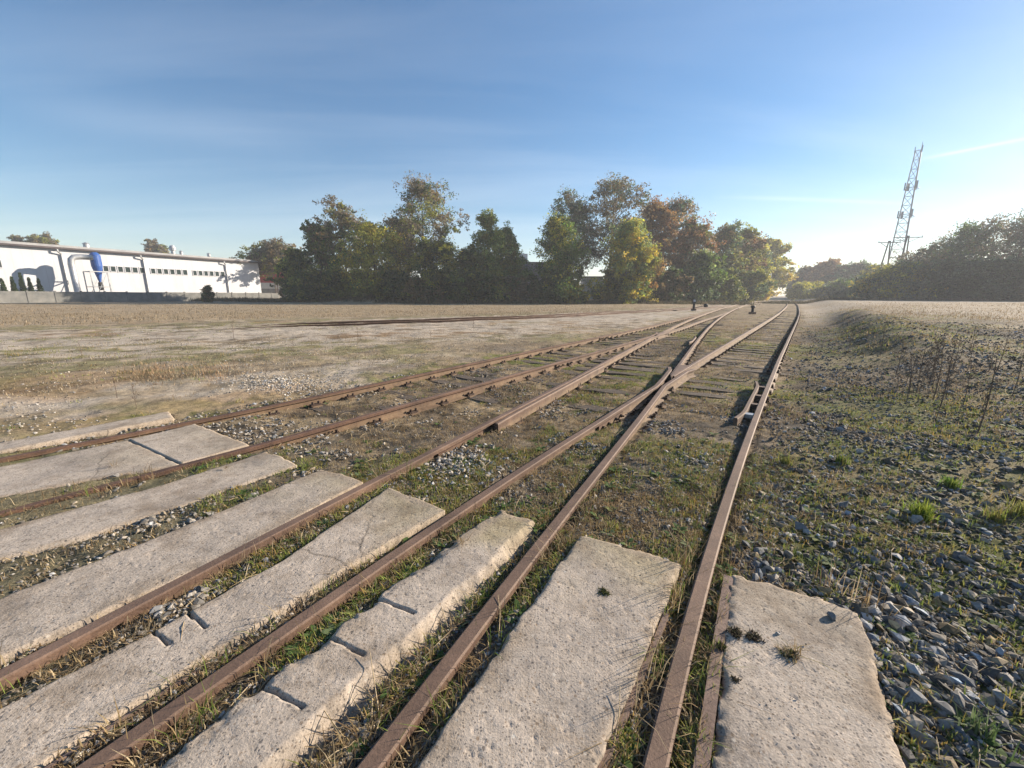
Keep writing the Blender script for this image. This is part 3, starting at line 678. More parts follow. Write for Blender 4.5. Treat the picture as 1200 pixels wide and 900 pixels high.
# ------------------------------------------------------------------ concrete crossing slabs
def build_slab(S, idx):
    L = sum(math.dist(S['L'][i], S['L'][i + 1]) for i in range(len(S['L']) - 1)); W = math.dist(S['F'][0], S['F'][-1])
    near = idx >= 4
    cell = 0.008 if near else 0.02
    nu, nv = max(8, int(W / cell)), max(10, int(L / cell))
    A, B = resample(S['L'], nv + 1), resample(S['R'], nv + 1); C0 = resample(S['F'], nu + 1)
    C1 = np.linspace(A[-1], B[-1], nu + 1); u = np.linspace(0, 1, nu + 1)[None, :, None]; v = np.linspace(0, 1, nv + 1)[:, None, None]
    P = (1 - u) * A[:, None] + u * B[:, None] + (1 - v) * C0[None] + v * C1[None]
    P = P - ((1 - u) * (1 - v) * A[0] + u * (1 - v) * B[0] + (1 - u) * v * A[-1] + u * v * B[-1])
    x, y = P[..., 0], P[..., 1]; rg = S.get('rough', 1.0)
    # distance to the outline in metres drives the worn, chipped arris
    du = np.minimum(u[..., 0], 1 - u[..., 0]) * W + 0 * x; dv = v[..., 0] * L + 0 * x; d = np.minimum(du, dv)
    jag = fbm(x, y, 0.11, 5, 100 + idx, 0.7)
    push = (jag - 0.5) * 0.024 * min(rg, 1.5) * np.exp(-d / 0.03)
    cu = np.sign(u[..., 0] - 0.5) * np.exp(-du / 0.05); ax = (B - A) / np.maximum(np.hypot(*(B - A).T)[:, None], 1e-6)
    x = x + cu * push * ax[:, None, 0]; y = y + cu * push * ax[:, None, 1]
    z = S['z'] + (fbm(x, y, 1.2, 3, 110 + idx) - .5) * 0.010 + (fbm(x, y, 0.06, 4, 120 + idx, .6) - .5) * 0.0022
    worn = 0.010 * rg * (0.2 + 1.6 * sstep(.35, .7, fbm(x, y, 0.10, 4, 130 + idx)))
    z = z - worn * np.exp(-(d / (0.012 * rg)) ** 1.5)
    if rg > 2:                              # the crumbled right arris of this slab
        q = (1 - u[..., 0]) * W; k = sstep(0.06, 0.012, q + (fbm(x, y, .17, 4, 140, .5) - .5) * .07); z = z - 0.062 * k + .03 * (fbm(x, y, .035, 3, 141, .6) - .5) * k * (1 - .5 * k)
    pits = fbm(x, y, 0.020, 3, 150 + idx); z = z - 0.0035 * sstep(0.72, 0.82, pits)
    for g0, g1 in S.get('g', ()):
        p, q = back(*g0), back(*g1); t = np.clip(((x - p[0]) * (q[0] - p[0]) + (y - p[1]) * (q[1] - p[1])) / ((q - p) ** 2).sum(), 0, 1)
        dd = np.hypot(x - p[0] - t * (q[0] - p[0]), y - p[1] - t * (q[1] - p[1])) + (fbm(x, y, .05, 2, 3) - .5) * .006; z = z - 0.03 * sstep(0.0075, 0.002, dd)
    V = np.stack([x, y, z], -1).reshape(-1, 3); nn = nu + 1
    i = np.arange(nv)[:, None] * nn + np.arange(nu)[None]; F = [np.stack([i, i + nn, i + nn + 1, i + 1], -1).reshape(-1, 4)]
    ring = np.concatenate([np.arange(nn), np.arange(1, nv + 1) * nn + nu, np.arange(nv * nn + nu - 1, nv * nn - 1, -1), np.arange(nv - 1, 0, -1) * nn])
    SGN = 1.0; base = len(V); out = [V]; prev = ring; k0 = base
    for depth, inset in ((0.05, .0), (0.11, .0), (0.2, .01)):
        Q = V[ring].copy(); jj = (fbm(Q[:, 0] + depth * 2, Q[:, 1] + depth * 3, .2, 3, 160 + idx) - .5) * .016 * rg
        tg = np.roll(Q[:, :2], -3, 0) - np.roll(Q[:, :2], 3, 0); tg /= np.maximum(np.linalg.norm(tg, axis=1), 1e-6)[:, None]
        Q[:, :2] += np.stack([tg[:, 1], -tg[:, 0]], 1) * (jj * .5 * SGN)[:, None]; Q[:, 2] = np.minimum(S['z'] - depth, V[ring][:, 2] - .3 * depth)
        out.append(Q); cur = np.arange(k0, k0 + len(ring)); k0 += len(ring)
        F.append(np.stack([prev, np.roll(prev, -1), np.roll(cur, -1), cur], 1)); prev = cur
    F.append(prev[None, ::-1])
    AV = np.concatenate(out); MO = np.array((.76, .74, .56)); ED = np.array((.82, .78, .72))
    # algae on the damp far ends of some slabs, soil rubbed into the long edges of all
    fe = np.array([np.hypot(AV[:, 0] - p[0], AV[:, 1] - p[1]) for p in resample(S['F'], 12)]).min(0); nn_ = fbm(AV[:, 0], AV[:, 1], .25, 4, 170 + idx)
    mo = sstep(.65, .0, fe + (nn_ - .5) * .7) * {6: 1.0, 5: .75, 7: .8, 4: .5}.get(idx, .25)
    dd_ = np.concatenate([d.ravel(), np.zeros(len(AV) - d.size)]); ed = sstep(.09, .0, dd_ + (nn_ - .5) * .16) * .8
    CC = lerp(lerp(np.ones((len(AV), 3)), MO, mo[:, None]), ED, ed[:, None])
    me = make_mesh('concrete_slab', AV, F, CC, True)
    o = tag(link_mesh('concrete_slab', me, M[S['m']]), S['lab'], 'concrete slab', 'concrete slabs of the crossing')
    return o
SO = [build_slab(S, i) for i, S in enumerate(SLABS)]
def edge_strip(px, w, h, parent, z=0.0):
    pts = resample(ext(gp(px), 2.0), 60); o = np.array(pts)
    V, F = sweep(np.concatenate([o, np.full((len(o), 1), z)], 1), [(-w / 2, -h), (w / 2, -h), (w / 2, 0), (-w / 2, 0)], 0, .004, 3)
    return link_mesh('edge_strip', make_mesh('edge_strip', V, F), M['plate_rust'], parent)
edge_strip([(854, 673), (841, 760), (822, 900)], 0.045, 0.12, SO[8], -0.008)
edge_strip([(781, 716), (757, 775), (704, 900)], 0.022, 0.10, SO[7], -0.012)
edge_strip([(258, 763), (140, 838), (46, 899)], 0.010, 0.10, SO[5], -0.016)

# ------------------------------------------------------------------ factory hall and its yard, left
W0, W1 = at(0, 350, 62), at(305, 345, 98)
WD = Vector((W1.x - W0.x, W1.y - W0.y, 0)); WL = WD.length; WD /= WL; WPHI = math.atan2(WD.y, WD.x); WN = Vector((-WD.y, WD.x, 0))
def hit(px, py, offn=0.0):
    """where the sight line of a pixel meets the plane parallel to the hall wall, offn metres behind it: along-wall metres, height"""
    d = at(px, py, 100.0) - Vector((0, 0, CAMZ)); o = Vector((W0.x, W0.y, 0)) + WN * offn
    k = o.dot(WN) / d.dot(WN); p = Vector((0, 0, CAMZ)) + d * k
    return (p - o).dot(WD), p.z
GZ = 0.0
hall = empty('factory_hall', (W0.x, W0.y, GZ), WPHI)
tag(hall, 'long low white factory hall with grey roof edge and rows of small windows', 'industrial building')
eave = (hit(20, 291)[1] + hit(295, 306.5)[1]) / 2
X0, X1, DEP = -34.0, hit(305, 330)[0], 26.0
fas = 0.95
b = MB(); b.box(((X0 + X1) / 2, DEP / 2, eave / 2 - .3), (X1 - X0, DEP, eave + .6)); b.build('wall', M['white_panel'], hall)
b = MB()
for x0_, x1_ in ((X0 - .5, X1 + .5),):
    prof = [(-.5, eave + .2), (-.5, eave + .34), (DEP / 2, eave + 1.6), (DEP + .5, eave + .34), (DEP + .5, eave + .05), (-.3, eave + .05)]
    V = [(x0_, y, z) for y, z in prof] + [(x1_, y, z) for y, z in prof]; n = len(prof)
    b.add(V, [tuple(range(n))[::-1], tuple(range(n, 2 * n))] + [(i, (i + 1) % n, n + (i + 1) % n, n + i) for i in range(n)])
roof = b.build('roof', M['roof_sheet'], hall)
b = MB(); b.box(((X0 + X1) / 2, -.62, eave + .12), (X1 - X0 + 1.1, .14, .24)); b.build('gutter', M['brown_trim'], roof)
b = MB(); b.box(((X0 + X1) / 2, -.5, eave + .44), (X1 - X0 + 1, .10, .34)); b.build('fascia', M['roof_sheet'], roof)
b = MB(); b.box(((X0 + X1) / 2, -.03, .35 - .3), (X1 - X0 - .05, .10, 1.3)); b.build('plinth', M['old_concrete'], hall)
for px in (76, 170, 265):
    x = hit(px, 320)[0]; b = MB()
    b.tube([(x - .5, -.62, eave - .06), (x - .5, -.62, eave - .35), (x, -.2, eave - .8), (x, -.2, .05)], .13, 8); b.build('downpipe', M['galvanised'], hall)
def window(pl, pr, yt, yb):
    xa, za = hit(pl, yt); xb, zb = hit(pr, yb); _, zt2 = hit((pl + pr) / 2, yt); _, zb2 = hit((pl + pr) / 2, yb)
    w, h = xb - xa, zt2 - zb2; c = ((xa + xb) / 2, (zt2 + zb2) / 2)
    f_ = MB()
    for dx, dz, sx_, sz_ in ((-w / 2, 0, .10, h), (w / 2, 0, .10, h)): f_.box((c[0] + dx, -.03, c[1] + dz), (sx_, .12, sz_ + .1))
    for dz in (-h / 2, h / 2): f_.box((c[0], -.03, c[1] + dz), (w - .1, .12, .10))
    o = f_.build('window', M['white_panel'], hall)
    g = MB(); g.box((c[0], -.012, c[1]), (w - .1, .03, h - .1)); g.build('pane', M['window_glass'], o)
row = lambda x0, x1, n, y0, y1, hgt: [window(x0 + (x1 - x0) * i / n + .5, x0 + (x1 - x0) * (i + 1) / n - .5, y0 + (y1 - y0) * i / n, y0 + (y1 - y0) * i / n + hgt) for i in range(n)]
row(119.5, 171, 6, 311.5, 314, 6.6); row(175.5, 220.5, 6, 314.5, 316.5, 6.2); row(225, 264, 6, 317, 318.6, 5.8)
window(-8, 3, 304.5, 313.5)
for px, py, r in ((101, 283.5, .42), (203, 293, .46), (213, 296.5, .3), (245, 297, .3)):
    x = hit(px, py + 4, 5)[0]; z0 = eave + .75; b = MB()
    b.lathe((x, 5, z0), [(r * .75, -.4), (r * .75, .9), (r * 1.25, 1.0), (r * 1.3, 1.45), (r * .9, 1.9), (r * .2, 2.0)] if r > .45 else [(r, -.4), (r, .8), (r * 1.3, .85), (r * .3, 1.1)], 12)
    b.build('roof_ventilator', M['galvanised'], roof)
# dust collector standing in front of the wall
ON = -4.2
sxm, szt = hit(110.5, 297, ON); sx_l = hit(104, 305, ON)[0]; sx_r = hit(117, 305, ON)[0]; rad = (sx_r - sx_l) / 2
zc0, zc1, zc2 = hit(110.5, 312, ON)[1], hit(111, 331, ON)[1], hit(111, 340, ON)[1]
org = Vector((W0.x, W0.y, 0)) + WD * sxm + WN * ON
dc = empty('dust_collector', (org.x, org.y, GZ), WPHI)
tag(dc, 'blue cone-bottomed dust collector on a steel frame before the white hall', 'dust collector')
b = MB(); b.lathe((0, 0, 0), [(.12, zc1), (rad * .55, (zc0 * .45 + zc1 * .55)), (rad, zc0), (rad, szt - .3), (rad * .93, szt - .2), (rad * .5, szt + .15), (rad * .2, szt + .2)], 20); b.build('hopper', M['blue_paint'], dc)
b = MB(); b.lathe((0, 0, 0), [(.3, zc2), (.34, zc2 + .5), (.3, zc1 - .1), (.2, zc1 + .1)], 10); b.build('outlet_valve', M['black_paint'], dc)
zp = hit(100, 318, ON)[1]; b = MB(); fw = hit(124, 330, ON)[0] - sxm; fl = hit(104, 330, ON)[0] - sxm
for x in (fl, fw):
    for y in (-1.2, 1.2): b.bar((x, y, 0), (x, y, zp), .13)
for y in (-1.2, 1.2):
    b.bar((fl, y, zp), (fw, y, zp), .13); b.bar((fl, y, .4), (fw, y, zp), .07); b.bar((fl, y, zp * .5), (fw, y, zp * .5), .09)
for x in (fl, fw): b.bar((x, -1.2, zp), (x, 1.2, zp), .13); b.bar((x, -1.2, zp * .5), (x, 1.2, zp * .5), .09)
b.build('support_frame', M['galvanised'], dc)
zi = hit(102, 301.5, ON)[1]; xe = hit(82, 303, ON)[0] - sxm; b = MB()
b.tube([(-rad * .6, -rad * .4, zi), (xe + 1.2, 0, zi), (xe + .45, 0, zi - .12), (xe + .1, 0, zi - .5), (xe, 0, zi - 1.2), (xe + .1, 0, .2)], .42, 12); b.build('duct', M['galvanised'], dc, True)
# concrete panel fence
FO = -9.5
fence = empty('panel_fence', (W0.x + WN.x * FO, W0.y + WN.y * FO, 0), WPHI)
tag(fence, 'low grey concrete panel fence along the edge of the factory yard', 'fence')
fx0, fx1 = -30.0, hit(345, 345, FO)[0]; n = 26; fh = hit(60, 341.5, FO)[1]
b = MB()
for i in range(n):
    xa, xb = lerp(fx0, fx1, i / n), lerp(fx0, fx1, (i + 1) / n); zb_ = -.4
    b.box(((xa + xb) / 2, 0, (fh + zb_) / 2 - .04 * (i % 3 == 0)), (xb - xa - .2, .08, fh - zb_))
b.build('panel', M['shaded_concrete'], fence)
for i in range(n + 1):
    b = MB(); b.box((lerp(fx0, fx1, i / n), 0, fh / 2 - .15), (.2, .2, fh + .5)); b.build('post', M['shaded_concrete'], fence)

# low red and grey building beyond the hall, and the one behind the trees
def block(name, label, pl, pr, Y, ytop, parts, roofm='grey_render', dep=9.0, cat='building'):
    a, c = at(pl, 345, Y), at(pr, 345, Y); w = c.x - a.x; zt = at((pl + pr) / 2, ytop, Y).z
    o = empty(name, ((a.x + c.x) / 2, Y, 0)); tag(o, label, cat)
    for z0, z1, m, nm, yoff in parts:
        b = MB(); b.box((0, dep / 2 + yoff, (lerp(-.5, zt, z0) + lerp(-.5, zt, z1)) / 2), (w - abs(yoff), dep, (zt + .5) * (z1 - z0))); b.build(nm, M[m], o)
    b = MB(); b.box((0, dep / 2, zt + .12), (w + .4, dep + .4, .2)); b.build('roof', M[roofm], o)
    return o, w, zt
block('shed', 'low shed with red upper wall beyond the end of the white hall', 300, 362, 112, 318, ((0, .42, 'old_concrete', 'lower_wall', 0), (.42, .62, 'white_render', 'band', .004), (.62, 1, 'red_paint', 'upper_wall', .012)), cat='shed')
gb, w_, zt_ = block('grey_building', 'dark grey flat-roofed building half hidden behind the trees', 540, 668, 98, 308, ((0, 1, 'grey_render', 'wall', 0),), dep=14)
b = MB(); b.box((at(614, 300, 98).x - gb.location.x, 6, zt_ + 1.3), (2.0, 3, 2.3)); b.build('rooftop_cabin', M['white_render'], gb)
hut, w_, zt_ = block('white_hut', 'small white hut with a dark doorway among the trees', 683, 706, 94, 325, ((0, 1, 'white_render', 'wall', 0),), 'brown_trim', 4, 'hut')
b = MB(); b.box((.7, -.02, 1.0), (1.0, .08, 2.0)); b.build('door', M['black_paint'], hut)

# ------------------------------------------------------------------ trees
PAL = dict(DG=(.055, .092, .022), G=(.11, .175, .032), OL=(.23, .24, .042), YG=(.42, .39, .05), Y=(.52, .40, .055), O=(.32, .185, .06), BR=(.18, .135, .06), RB=(.26, .145, .07), GB=(.20, .175, .115), BG=(.095, .145, .075), PG=(.22, .28, .09))
def leaves_mesh(name, C, N, size, cols, spread, flat=0.75):
    """N leaf faces round each clump centre C"""
    k = len(C); N = np.broadcast_to(N, k); SUB = 6     # leaves sit in sprays, sprays in clumps
    sub = np.repeat(np.arange(k), SUB); q = rng.normal(size=(len(sub), 3)); q /= np.maximum(1, np.linalg.norm(q, axis=1) / 1.8)[:, None]; q *= spread[sub][:, None]; q[:, 2] *= flat
    C = C[sub] + q; cols = cols[sub] * rng.uniform(.7, 1.3, (len(sub), 1)); spread = spread[sub] * .36; N = np.maximum(1, N[sub] // SUB)
    k = len(C); idx = np.repeat(np.arange(k), N); n = len(idx)
    r = rng.normal(size=(n, 3)); r /= np.maximum(1, np.linalg.norm(r, axis=1) / 2.0)[:, None]; r *= spread[idx][:, None]; r[:, 2] *= flat; P = C[idx] + r
    a = rng.normal(size=(n, 3)); a /= np.linalg.norm(a, axis=1)[:, None]; b_ = np.cross(a, rng.normal(size=(n, 3))); b_ /= np.linalg.norm(b_, axis=1)[:, None]
    s = size * rng.uniform(.55, 1.35, n)[:, None]; a *= s; b_ *= s * .62
    V = np.stack([P - a, P - b_ * .9 + a * .1, P + a, P + b_ * .9 + a * .1], 1).reshape(-1, 3)
    c = cols[idx] * rng.uniform(.62, 1.4, (n, 1)) * (1 + rng.normal(size=(n, 3)) * .07)
    return make_mesh(name, V, [np.arange(4 * n).reshape(-1, 4)], np.repeat(np.clip(c, .005, .9), 4, 0))
def tree(px, ytop, hw, Y, pal, label, name='deciduous_tree', cat='tree', group=None, base=.12, fill=1.0, leaf=None, bark='bark', shape='oval', H=None, xoff=0.0, droop=0.0, nstem=1):
    X = float(at(px, 345, Y).x) + xoff; z0 = float(zg(X, Y)) - .05
    top = at(px, ytop, Y); H = H or (top.z - z0) * .955
    X = X if name == 'bush' else float(lerp(X, at(px, (ytop + 345) / 2, Y).x, 1.0)) + xoff
    Rw = hw / FPX * Y * 1.22 * (1 if px < 900 else 1.05)
    root = empty(name, (X, Y, z0)); tag(root, label, cat, group)
    rn = rng; leaf = leaf or max(.10, .0022 * Y)
    tk = MB(); tips = []; tr = max(.05, .013 * H)
    def env(t):                                  # crown half width at height fraction t
        if shape == 'oval': return Rw * max(.2, math.sin(math.pi * min(1, max(0, (t - base + .10)) / (1.16 - base))) ** .5)
        if shape == 'cone': return Rw * max(.08, (1.02 - t) ** .8) * 1.15
        if shape == 'vase': return Rw * (0.35 + .75 * sstep(base, .7, t)) * max(.2, 1 - max(0, t - .75) * 3)
        return Rw
    for s_ in range(nstem):
        sx_, sy_ = (0, 0) if nstem == 1 else (rn.normal() * Rw * .25, rn.normal() * Rw * .2)
        ph = rn.uniform(0, 6.3); pts = []
        lean = (rn.normal() * .04 * H, rn.normal() * .04 * H) if nstem == 1 else (sx_ * 1.2, sy_ * 1.2)
        m = 7
        for i in range(m + 1):
            t = i / m; pts.append(Vector((sx_ * .3 + lean[0] * t + .012 * H * math.sin(ph + 4 * t) * t, sy_ * .3 + lean[1] * t + .012 * H * math.cos(ph + 5 * t) * t, .94 * H * t)))
        tk.tube(pts, [tr * (1.25 if i == 0 else 1) * (1 - .9 * i / m) / (nstem ** .5) + .015 for i in range(m + 1)], 7)
        tips.append(pts[-1]); nb = int((34 if H > 6 else 14) / nstem ** .5)
        for k in range(nb):
            t = lerp(base + .03, .93, (k + rn.random()) / nb); p = pts[min(m, int(t * m))].lerp(pts[min(m, int(t * m) + 1)], t * m - int(t * m))
            w = k * 2.4 + rn.normal() * .4; e = env(min(1, t + .10)) * rn.uniform(.45, 1.08); rise = H * rn.uniform(.05, .17) * (1 - droop)
            q = p + Vector((math.cos(w) * e, math.sin(w) * e, rise)); q.z = min(q.z, H * 1.0)
            mid = p.lerp(q, .5) + Vector((0, 0, rise * .25)) + Vector((rn.normal(), rn.normal(), rn.normal())) * .03 * Rw
            rb = tr * .42 * (1 - t * .7); tk.tube([p, mid, q], [rb, rb * .6, .012], 5, False)
            tips += [q, mid.lerp(q, .5), mid]
            for _ in range(3):
                a = mid.lerp(q, rn.uniform(.0, .95)); o = a + Vector(np.clip(rn.normal(size=3), -1.4, 1.4) * (.26 * e, .26 * e, .14 * e)) + Vector((0, 0, .12 * e)); o.z = min(o.z, H)
                tk.tube([a, o], [rb * .4, .01], 4, False); tips.append(o)
                if droop: tips.append(o - Vector((0, 0, droop * H * .13))); tips.append(o - Vector((0, 0, droop * H * .07)))
    if name == 'bush':
        for _ in range(int(70)):
            w = rn.uniform(0, 6.3); rr_ = Rw * rn.random() ** .5; tips.append(Vector((rr_ * math.cos(w), rr_ * math.sin(w), H * rn.uniform(.04, .55))))
    tk.build('trunk', M[bark], root)
    C = np.array(tips); C = C[C[:, 2] > base * H * .6]; k = len(C)
    w = np.array([q[1] for q in pal]); w = w / w.sum(); ch_ = rn.choice(len(pal), k, p=w)
    # neighbouring clumps tend to share a tint
    g = (np.sin(C[:, 0] * 1.1 + px) + np.sin(C[:, 2] * .9 + Y) + np.cos(C[:, 1] * 1.3)) / 3
    order = np.clip(((g + 1) / 2 * len(pal)).astype(int), 0, len(pal) - 1); ch_ = np.where(rn.random(k) < .35, order, ch_)
    cols = np.array([PAL[q[0]] for q in pal])[ch_] * rn.uniform(.8, 1.2, (k, 1))
    spread = np.full(k, max(.2, .115 * Rw + .011 * H)) * rn.uniform(.45, 1.5, k)
    vol = fill * (H * Rw) ; N = np.maximum(4, (rn.uniform(.3, 1.7, k) * fill * 125).astype(int))
    me = leaves_mesh('crown', C, N, leaf, cols, spread)
    link_mesh('crown', me, M['leaf'], root)
    return root
GL = 'trees along the far edge of the yard'
T = [
 (320, 283, 24, 102, [('GB', 3), ('BR', 2), ('OL', 2)], 'small brownish tree right beside the end of the white hall', dict(base=.42, nstem=2)),
 (346, 292, 17, 80, [('DG', 2), ('OL', 3)], 'low dark olive tree between the white hall and the tall dark tree', dict(base=.05)),
 (378, 256, 19, 78, [('DG', 3), ('G', 2), ('BR', 1)], 'dark green tree just left of the purple-brown topped tree', dict(base=.1)),
 (405, 234, 25, 80, [('GB', 3), ('BR', 3), ('DG', 2), ('OL', 1)], 'tall tree with thin purple-brown top left of the yellow-green tree', dict(base=.15, fill=.8)),
 (437, 258, 32, 71, [('YG', 3), ('OL', 4), ('Y', 1.2), ('G', 1)], 'broad yellow-green tree left of the tallest tree', dict(base=.04)),
 (466, 252, 20, 80, [('DG', 3), ('BR', 2)], 'dark thin tree squeezed in left of the tallest tree', dict(base=.1, fill=.8)),
 (498, 207, 36, 76, [('BR', 3), ('GB', 3), ('OL', 2), ('DG', 2)], 'tallest tree of the left group, brown-olive with airy rounded top', dict(base=.2, fill=.85, shape='vase')),
 (515, 282, 26, 70, [('OL', 3), ('DG', 3), ('YG', 1)], 'low olive tree under the tallest tree', dict(base=.04)),
 (553, 293, 24, 77, [('DG', 4), ('G', 2)], 'dark green low tree between the tallest tree and the grey building', dict(base=.03)),
 (573, 247, 25, 75, [('PG', 3), ('G', 3), ('OL', 2)], 'upright pale green poplar in the gap of the row', dict(base=.06, shape='cone')),
 (600, 264, 20, 79, [('PG', 3), ('OL', 2), ('G', 1)], 'narrow pale green poplar in front of the grey building', dict(base=.08, shape='cone')),
 (655, 247, 34, 73, [('G', 4), ('DG', 3), ('YG', 1.5)], 'green broad-based tree with yellow tip right of the grey building', dict(base=.03, shape='cone', fill=1.15)),
 (672, 222, 25, 88, [('BG', 3), ('GB', 3), ('G', 1)], 'grey-green birch with airy top behind the yellow-tipped tree', dict(base=.2, fill=.65, bark='birch_bark')),
 (718, 210, 36, 86, [('GB', 4), ('BR', 2), ('BG', 3)], 'tall rounded grey-brown tree, highest of the right-hand half', dict(base=.22, fill=.8)),
 (733, 246, 24, 76, [('YG', 3), ('PG', 3), ('Y', 1)], 'yellow-green weeping birch in front of the tall grey-brown tree', dict(base=.08, droop=1.0, bark='birch_bark')),
 (762, 233, 24, 90, [('O', 3), ('RB', 3), ('BR', 2)], 'orange-brown oak between the weeping birch and the bare-branched tree', dict(base=.12, fill=.9)),
 (789, 227, 24, 94, [('GB', 4), ('RB', 1), ('BG', 2)], 'half-bare grey tree with upright branches right of the orange oak', dict(base=.3, fill=.5, shape='vase')),
 (750, 288, 22, 77, [('BR', 3), ('O', 2), ('OL', 1)], 'low brown-orange tree under the orange oak', dict(base=.04)),
 (812, 258, 22, 93, [('RB', 3), ('BR', 3), ('OL', 1)], 'reddish-brown rounded tree right of the half-bare grey tree', dict(base=.08)),
 (821, 294, 19, 86, [('BG', 4), ('PG', 2), ('G', 1)], 'low blue-green willow at the foot of the row', dict(base=.02)),
 (845, 263, 24, 112, [('BG', 2), ('OL', 2), ('BR', 2)], 'dull green-brown tree right of the blue-green willow', dict(base=.06)),
 (869, 266, 22, 122, [('RB', 2), ('BR', 3), ('OL', 2)], 'brown rounded tree second from the end of the row', dict(base=.06)),
 (886, 280, 17, 150, [('OL', 3), ('YG', 3), ('BG', 1)], 'olive tree just before the yellow end of the row', dict(base=.05)),
 (902, 281, 16, 172, [('Y', 3), ('YG', 3), ('OL', 1)], 'yellow tree ending the row where the rails vanish', dict(base=.03)),
]
for px, yt, hw, Y, pal, lab, kw in T: tree(px, yt, hw, Y, pal, lab, group=GL, **kw)
GR = 'trees beyond the right-hand meadow'
T2 = [
 (937, 322, 9, 230, [('OL', 2), ('BG', 2)], 'tiny far olive tree in the gap where the rails vanish', {}),
 (947, 314, 13, 215, [('BG', 2), ('BR', 2)], 'far greyish tree left of the reddish one', {}),
 (967, 305, 15, 200, [('RB', 4), ('O', 1)], 'far reddish rounded tree among the distant trees', {}),
 (990, 312, 14, 190, [('BG', 3), ('BR', 1)], 'far blue-grey tree right of the reddish one', {}),
 (1008, 309, 16, 180, [('BG', 2), ('GB', 2)], 'far grey rounded tree left of the wooden poles', {}),
 (1028, 313, 17, 150, [('BG', 3), ('YG', 1)], 'far green tree below the left wooden pole', {}),
 (1066, 297, 21, 106, [('GB', 4), ('BR', 1)], 'thin bare-crowned tree before the lattice mast foot', dict(fill=.2)),
 (1092, 285, 20, 112, [('BG', 2), ('GB', 2)], 'grey-green tree just right of the lattice mast', dict(fill=.3)),
 (1112, 266, 22, 108, [('GB', 3), ('BR', 1), ('BG', 1)], 'thin-topped grey tree second right of the lattice mast', dict(fill=.22, base=.35)),
 (1133, 258, 20, 100, [('BG', 3), ('G', 2)], 'rounded green tree between two thin-topped trees', dict(fill=.4)),
 (1163, 251, 26, 100, [('GB', 3), ('BR', 2)], 'broad half-bare tree with spreading grey branches near the right edge', dict(fill=.17, base=.4, shape='vase')),
 (1192, 247, 24, 96, [('GB', 3), ('BG', 2)], 'tall half-bare grey tree at the right edge', dict(fill=.2, base=.35)),
 (1222, 243, 26, 95, [('BG', 3), ('GB', 2)], 'tall tree cut by the right edge', dict(fill=.7, base=.2)),
 (1252, 240, 26, 95, [('BG', 3), ('BR', 2)], 'brownish tree just outside the right edge', dict(fill=.7, base=.2)),
]
for px, yt, hw, Y, pal, lab, kw in T2: tree(px, yt, hw, Y, pal, lab, group=GR, **{**dict(base=.05), **kw})
for px, yt, hw, Y, lab in ((52, 272, 14, 128, 'brownish tree top showing above the roof behind the hall'), (186, 281, 12, 150, 'yellowish tree top showing above the hall roof near its middle'), (35, 276, 8, 128, 'small brownish tree top at the far left above the hall roof')):
    tree(px, yt, hw, Y, [('BR', 3), ('GB', 2), ('OL', 2)], lab, base=.3, fill=.8, group='tree tops behind the hall')
# bushes
GB_ = 'bushes along the foot of the trees'
for i, (px, yt, hw, Y, pal, lab) in enumerate((
 (350, 330, 14, 76, [('DG', 3), ('BR', 1)], 'dark bush beside the grey fence end'), (362, 322, 20, 72, [('DG', 3), ('OL', 1)], 'dark bush below the low olive tree'),
 (395, 316, 20, 74, [('DG', 3), ('OL', 2)], 'bushy dark scrub under the purple-brown topped tree'), (432, 322, 22, 73, [('OL', 3), ('YG', 1)], 'olive scrub behind the earth mound'),
 (470, 318, 20, 70, [('DG', 3), ('OL', 1)], 'dark bush right of the earth mound'), (500, 326, 18, 69, [('DG', 2), ('BR', 1)], 'dark bush below the tallest tree'),
 (535, 320, 20, 71, [('DG', 3), ('G', 1)], 'deep green bush left of the pale poplar'), (572, 318, 20, 71, [('DG', 2), ('OL', 2)], 'bush with olive leaves below the pale poplar'),
 (606, 326, 16, 72, [('GB', 2), ('BR', 1)], 'twiggy bare bush in front of the grey building'), (640, 322, 18, 71, [('DG', 3), ('G', 1)], 'dark bush at the right end of the grey building'),
 (672, 330, 12, 71, [('Y', 1), ('OL', 2)], 'yellowish little bush left of the white hut'), (718, 320, 18, 76, [('DG', 2), ('OL', 2)], 'dark bush right of the white hut'),
 (775, 316, 20, 80, [('DG', 2), ('BR', 2)], 'brown-green bush below the orange oak'), (800, 318, 18, 84, [('BG', 2), ('DG', 2)], 'blue-green bush below the reddish-brown tree'),
 (843, 318, 18, 100, [('DG', 2), ('OL', 2)], 'bush between willow and the end of the row'), (870, 318, 16, 112, [('OL', 2), ('BG', 2)], 'olive bush near the end of the row'),
 (888, 322, 10, 142, [('Y', 2), ('YG', 2)], 'yellow bush beside the vanishing rails'))):
    tree(px, yt, hw, Y, pal, lab, 'bush', 'bush', GB_, base=.0, fill=1.0, nstem=3, leaf=.17)
GB2 = 'bushes below the right-hand trees'
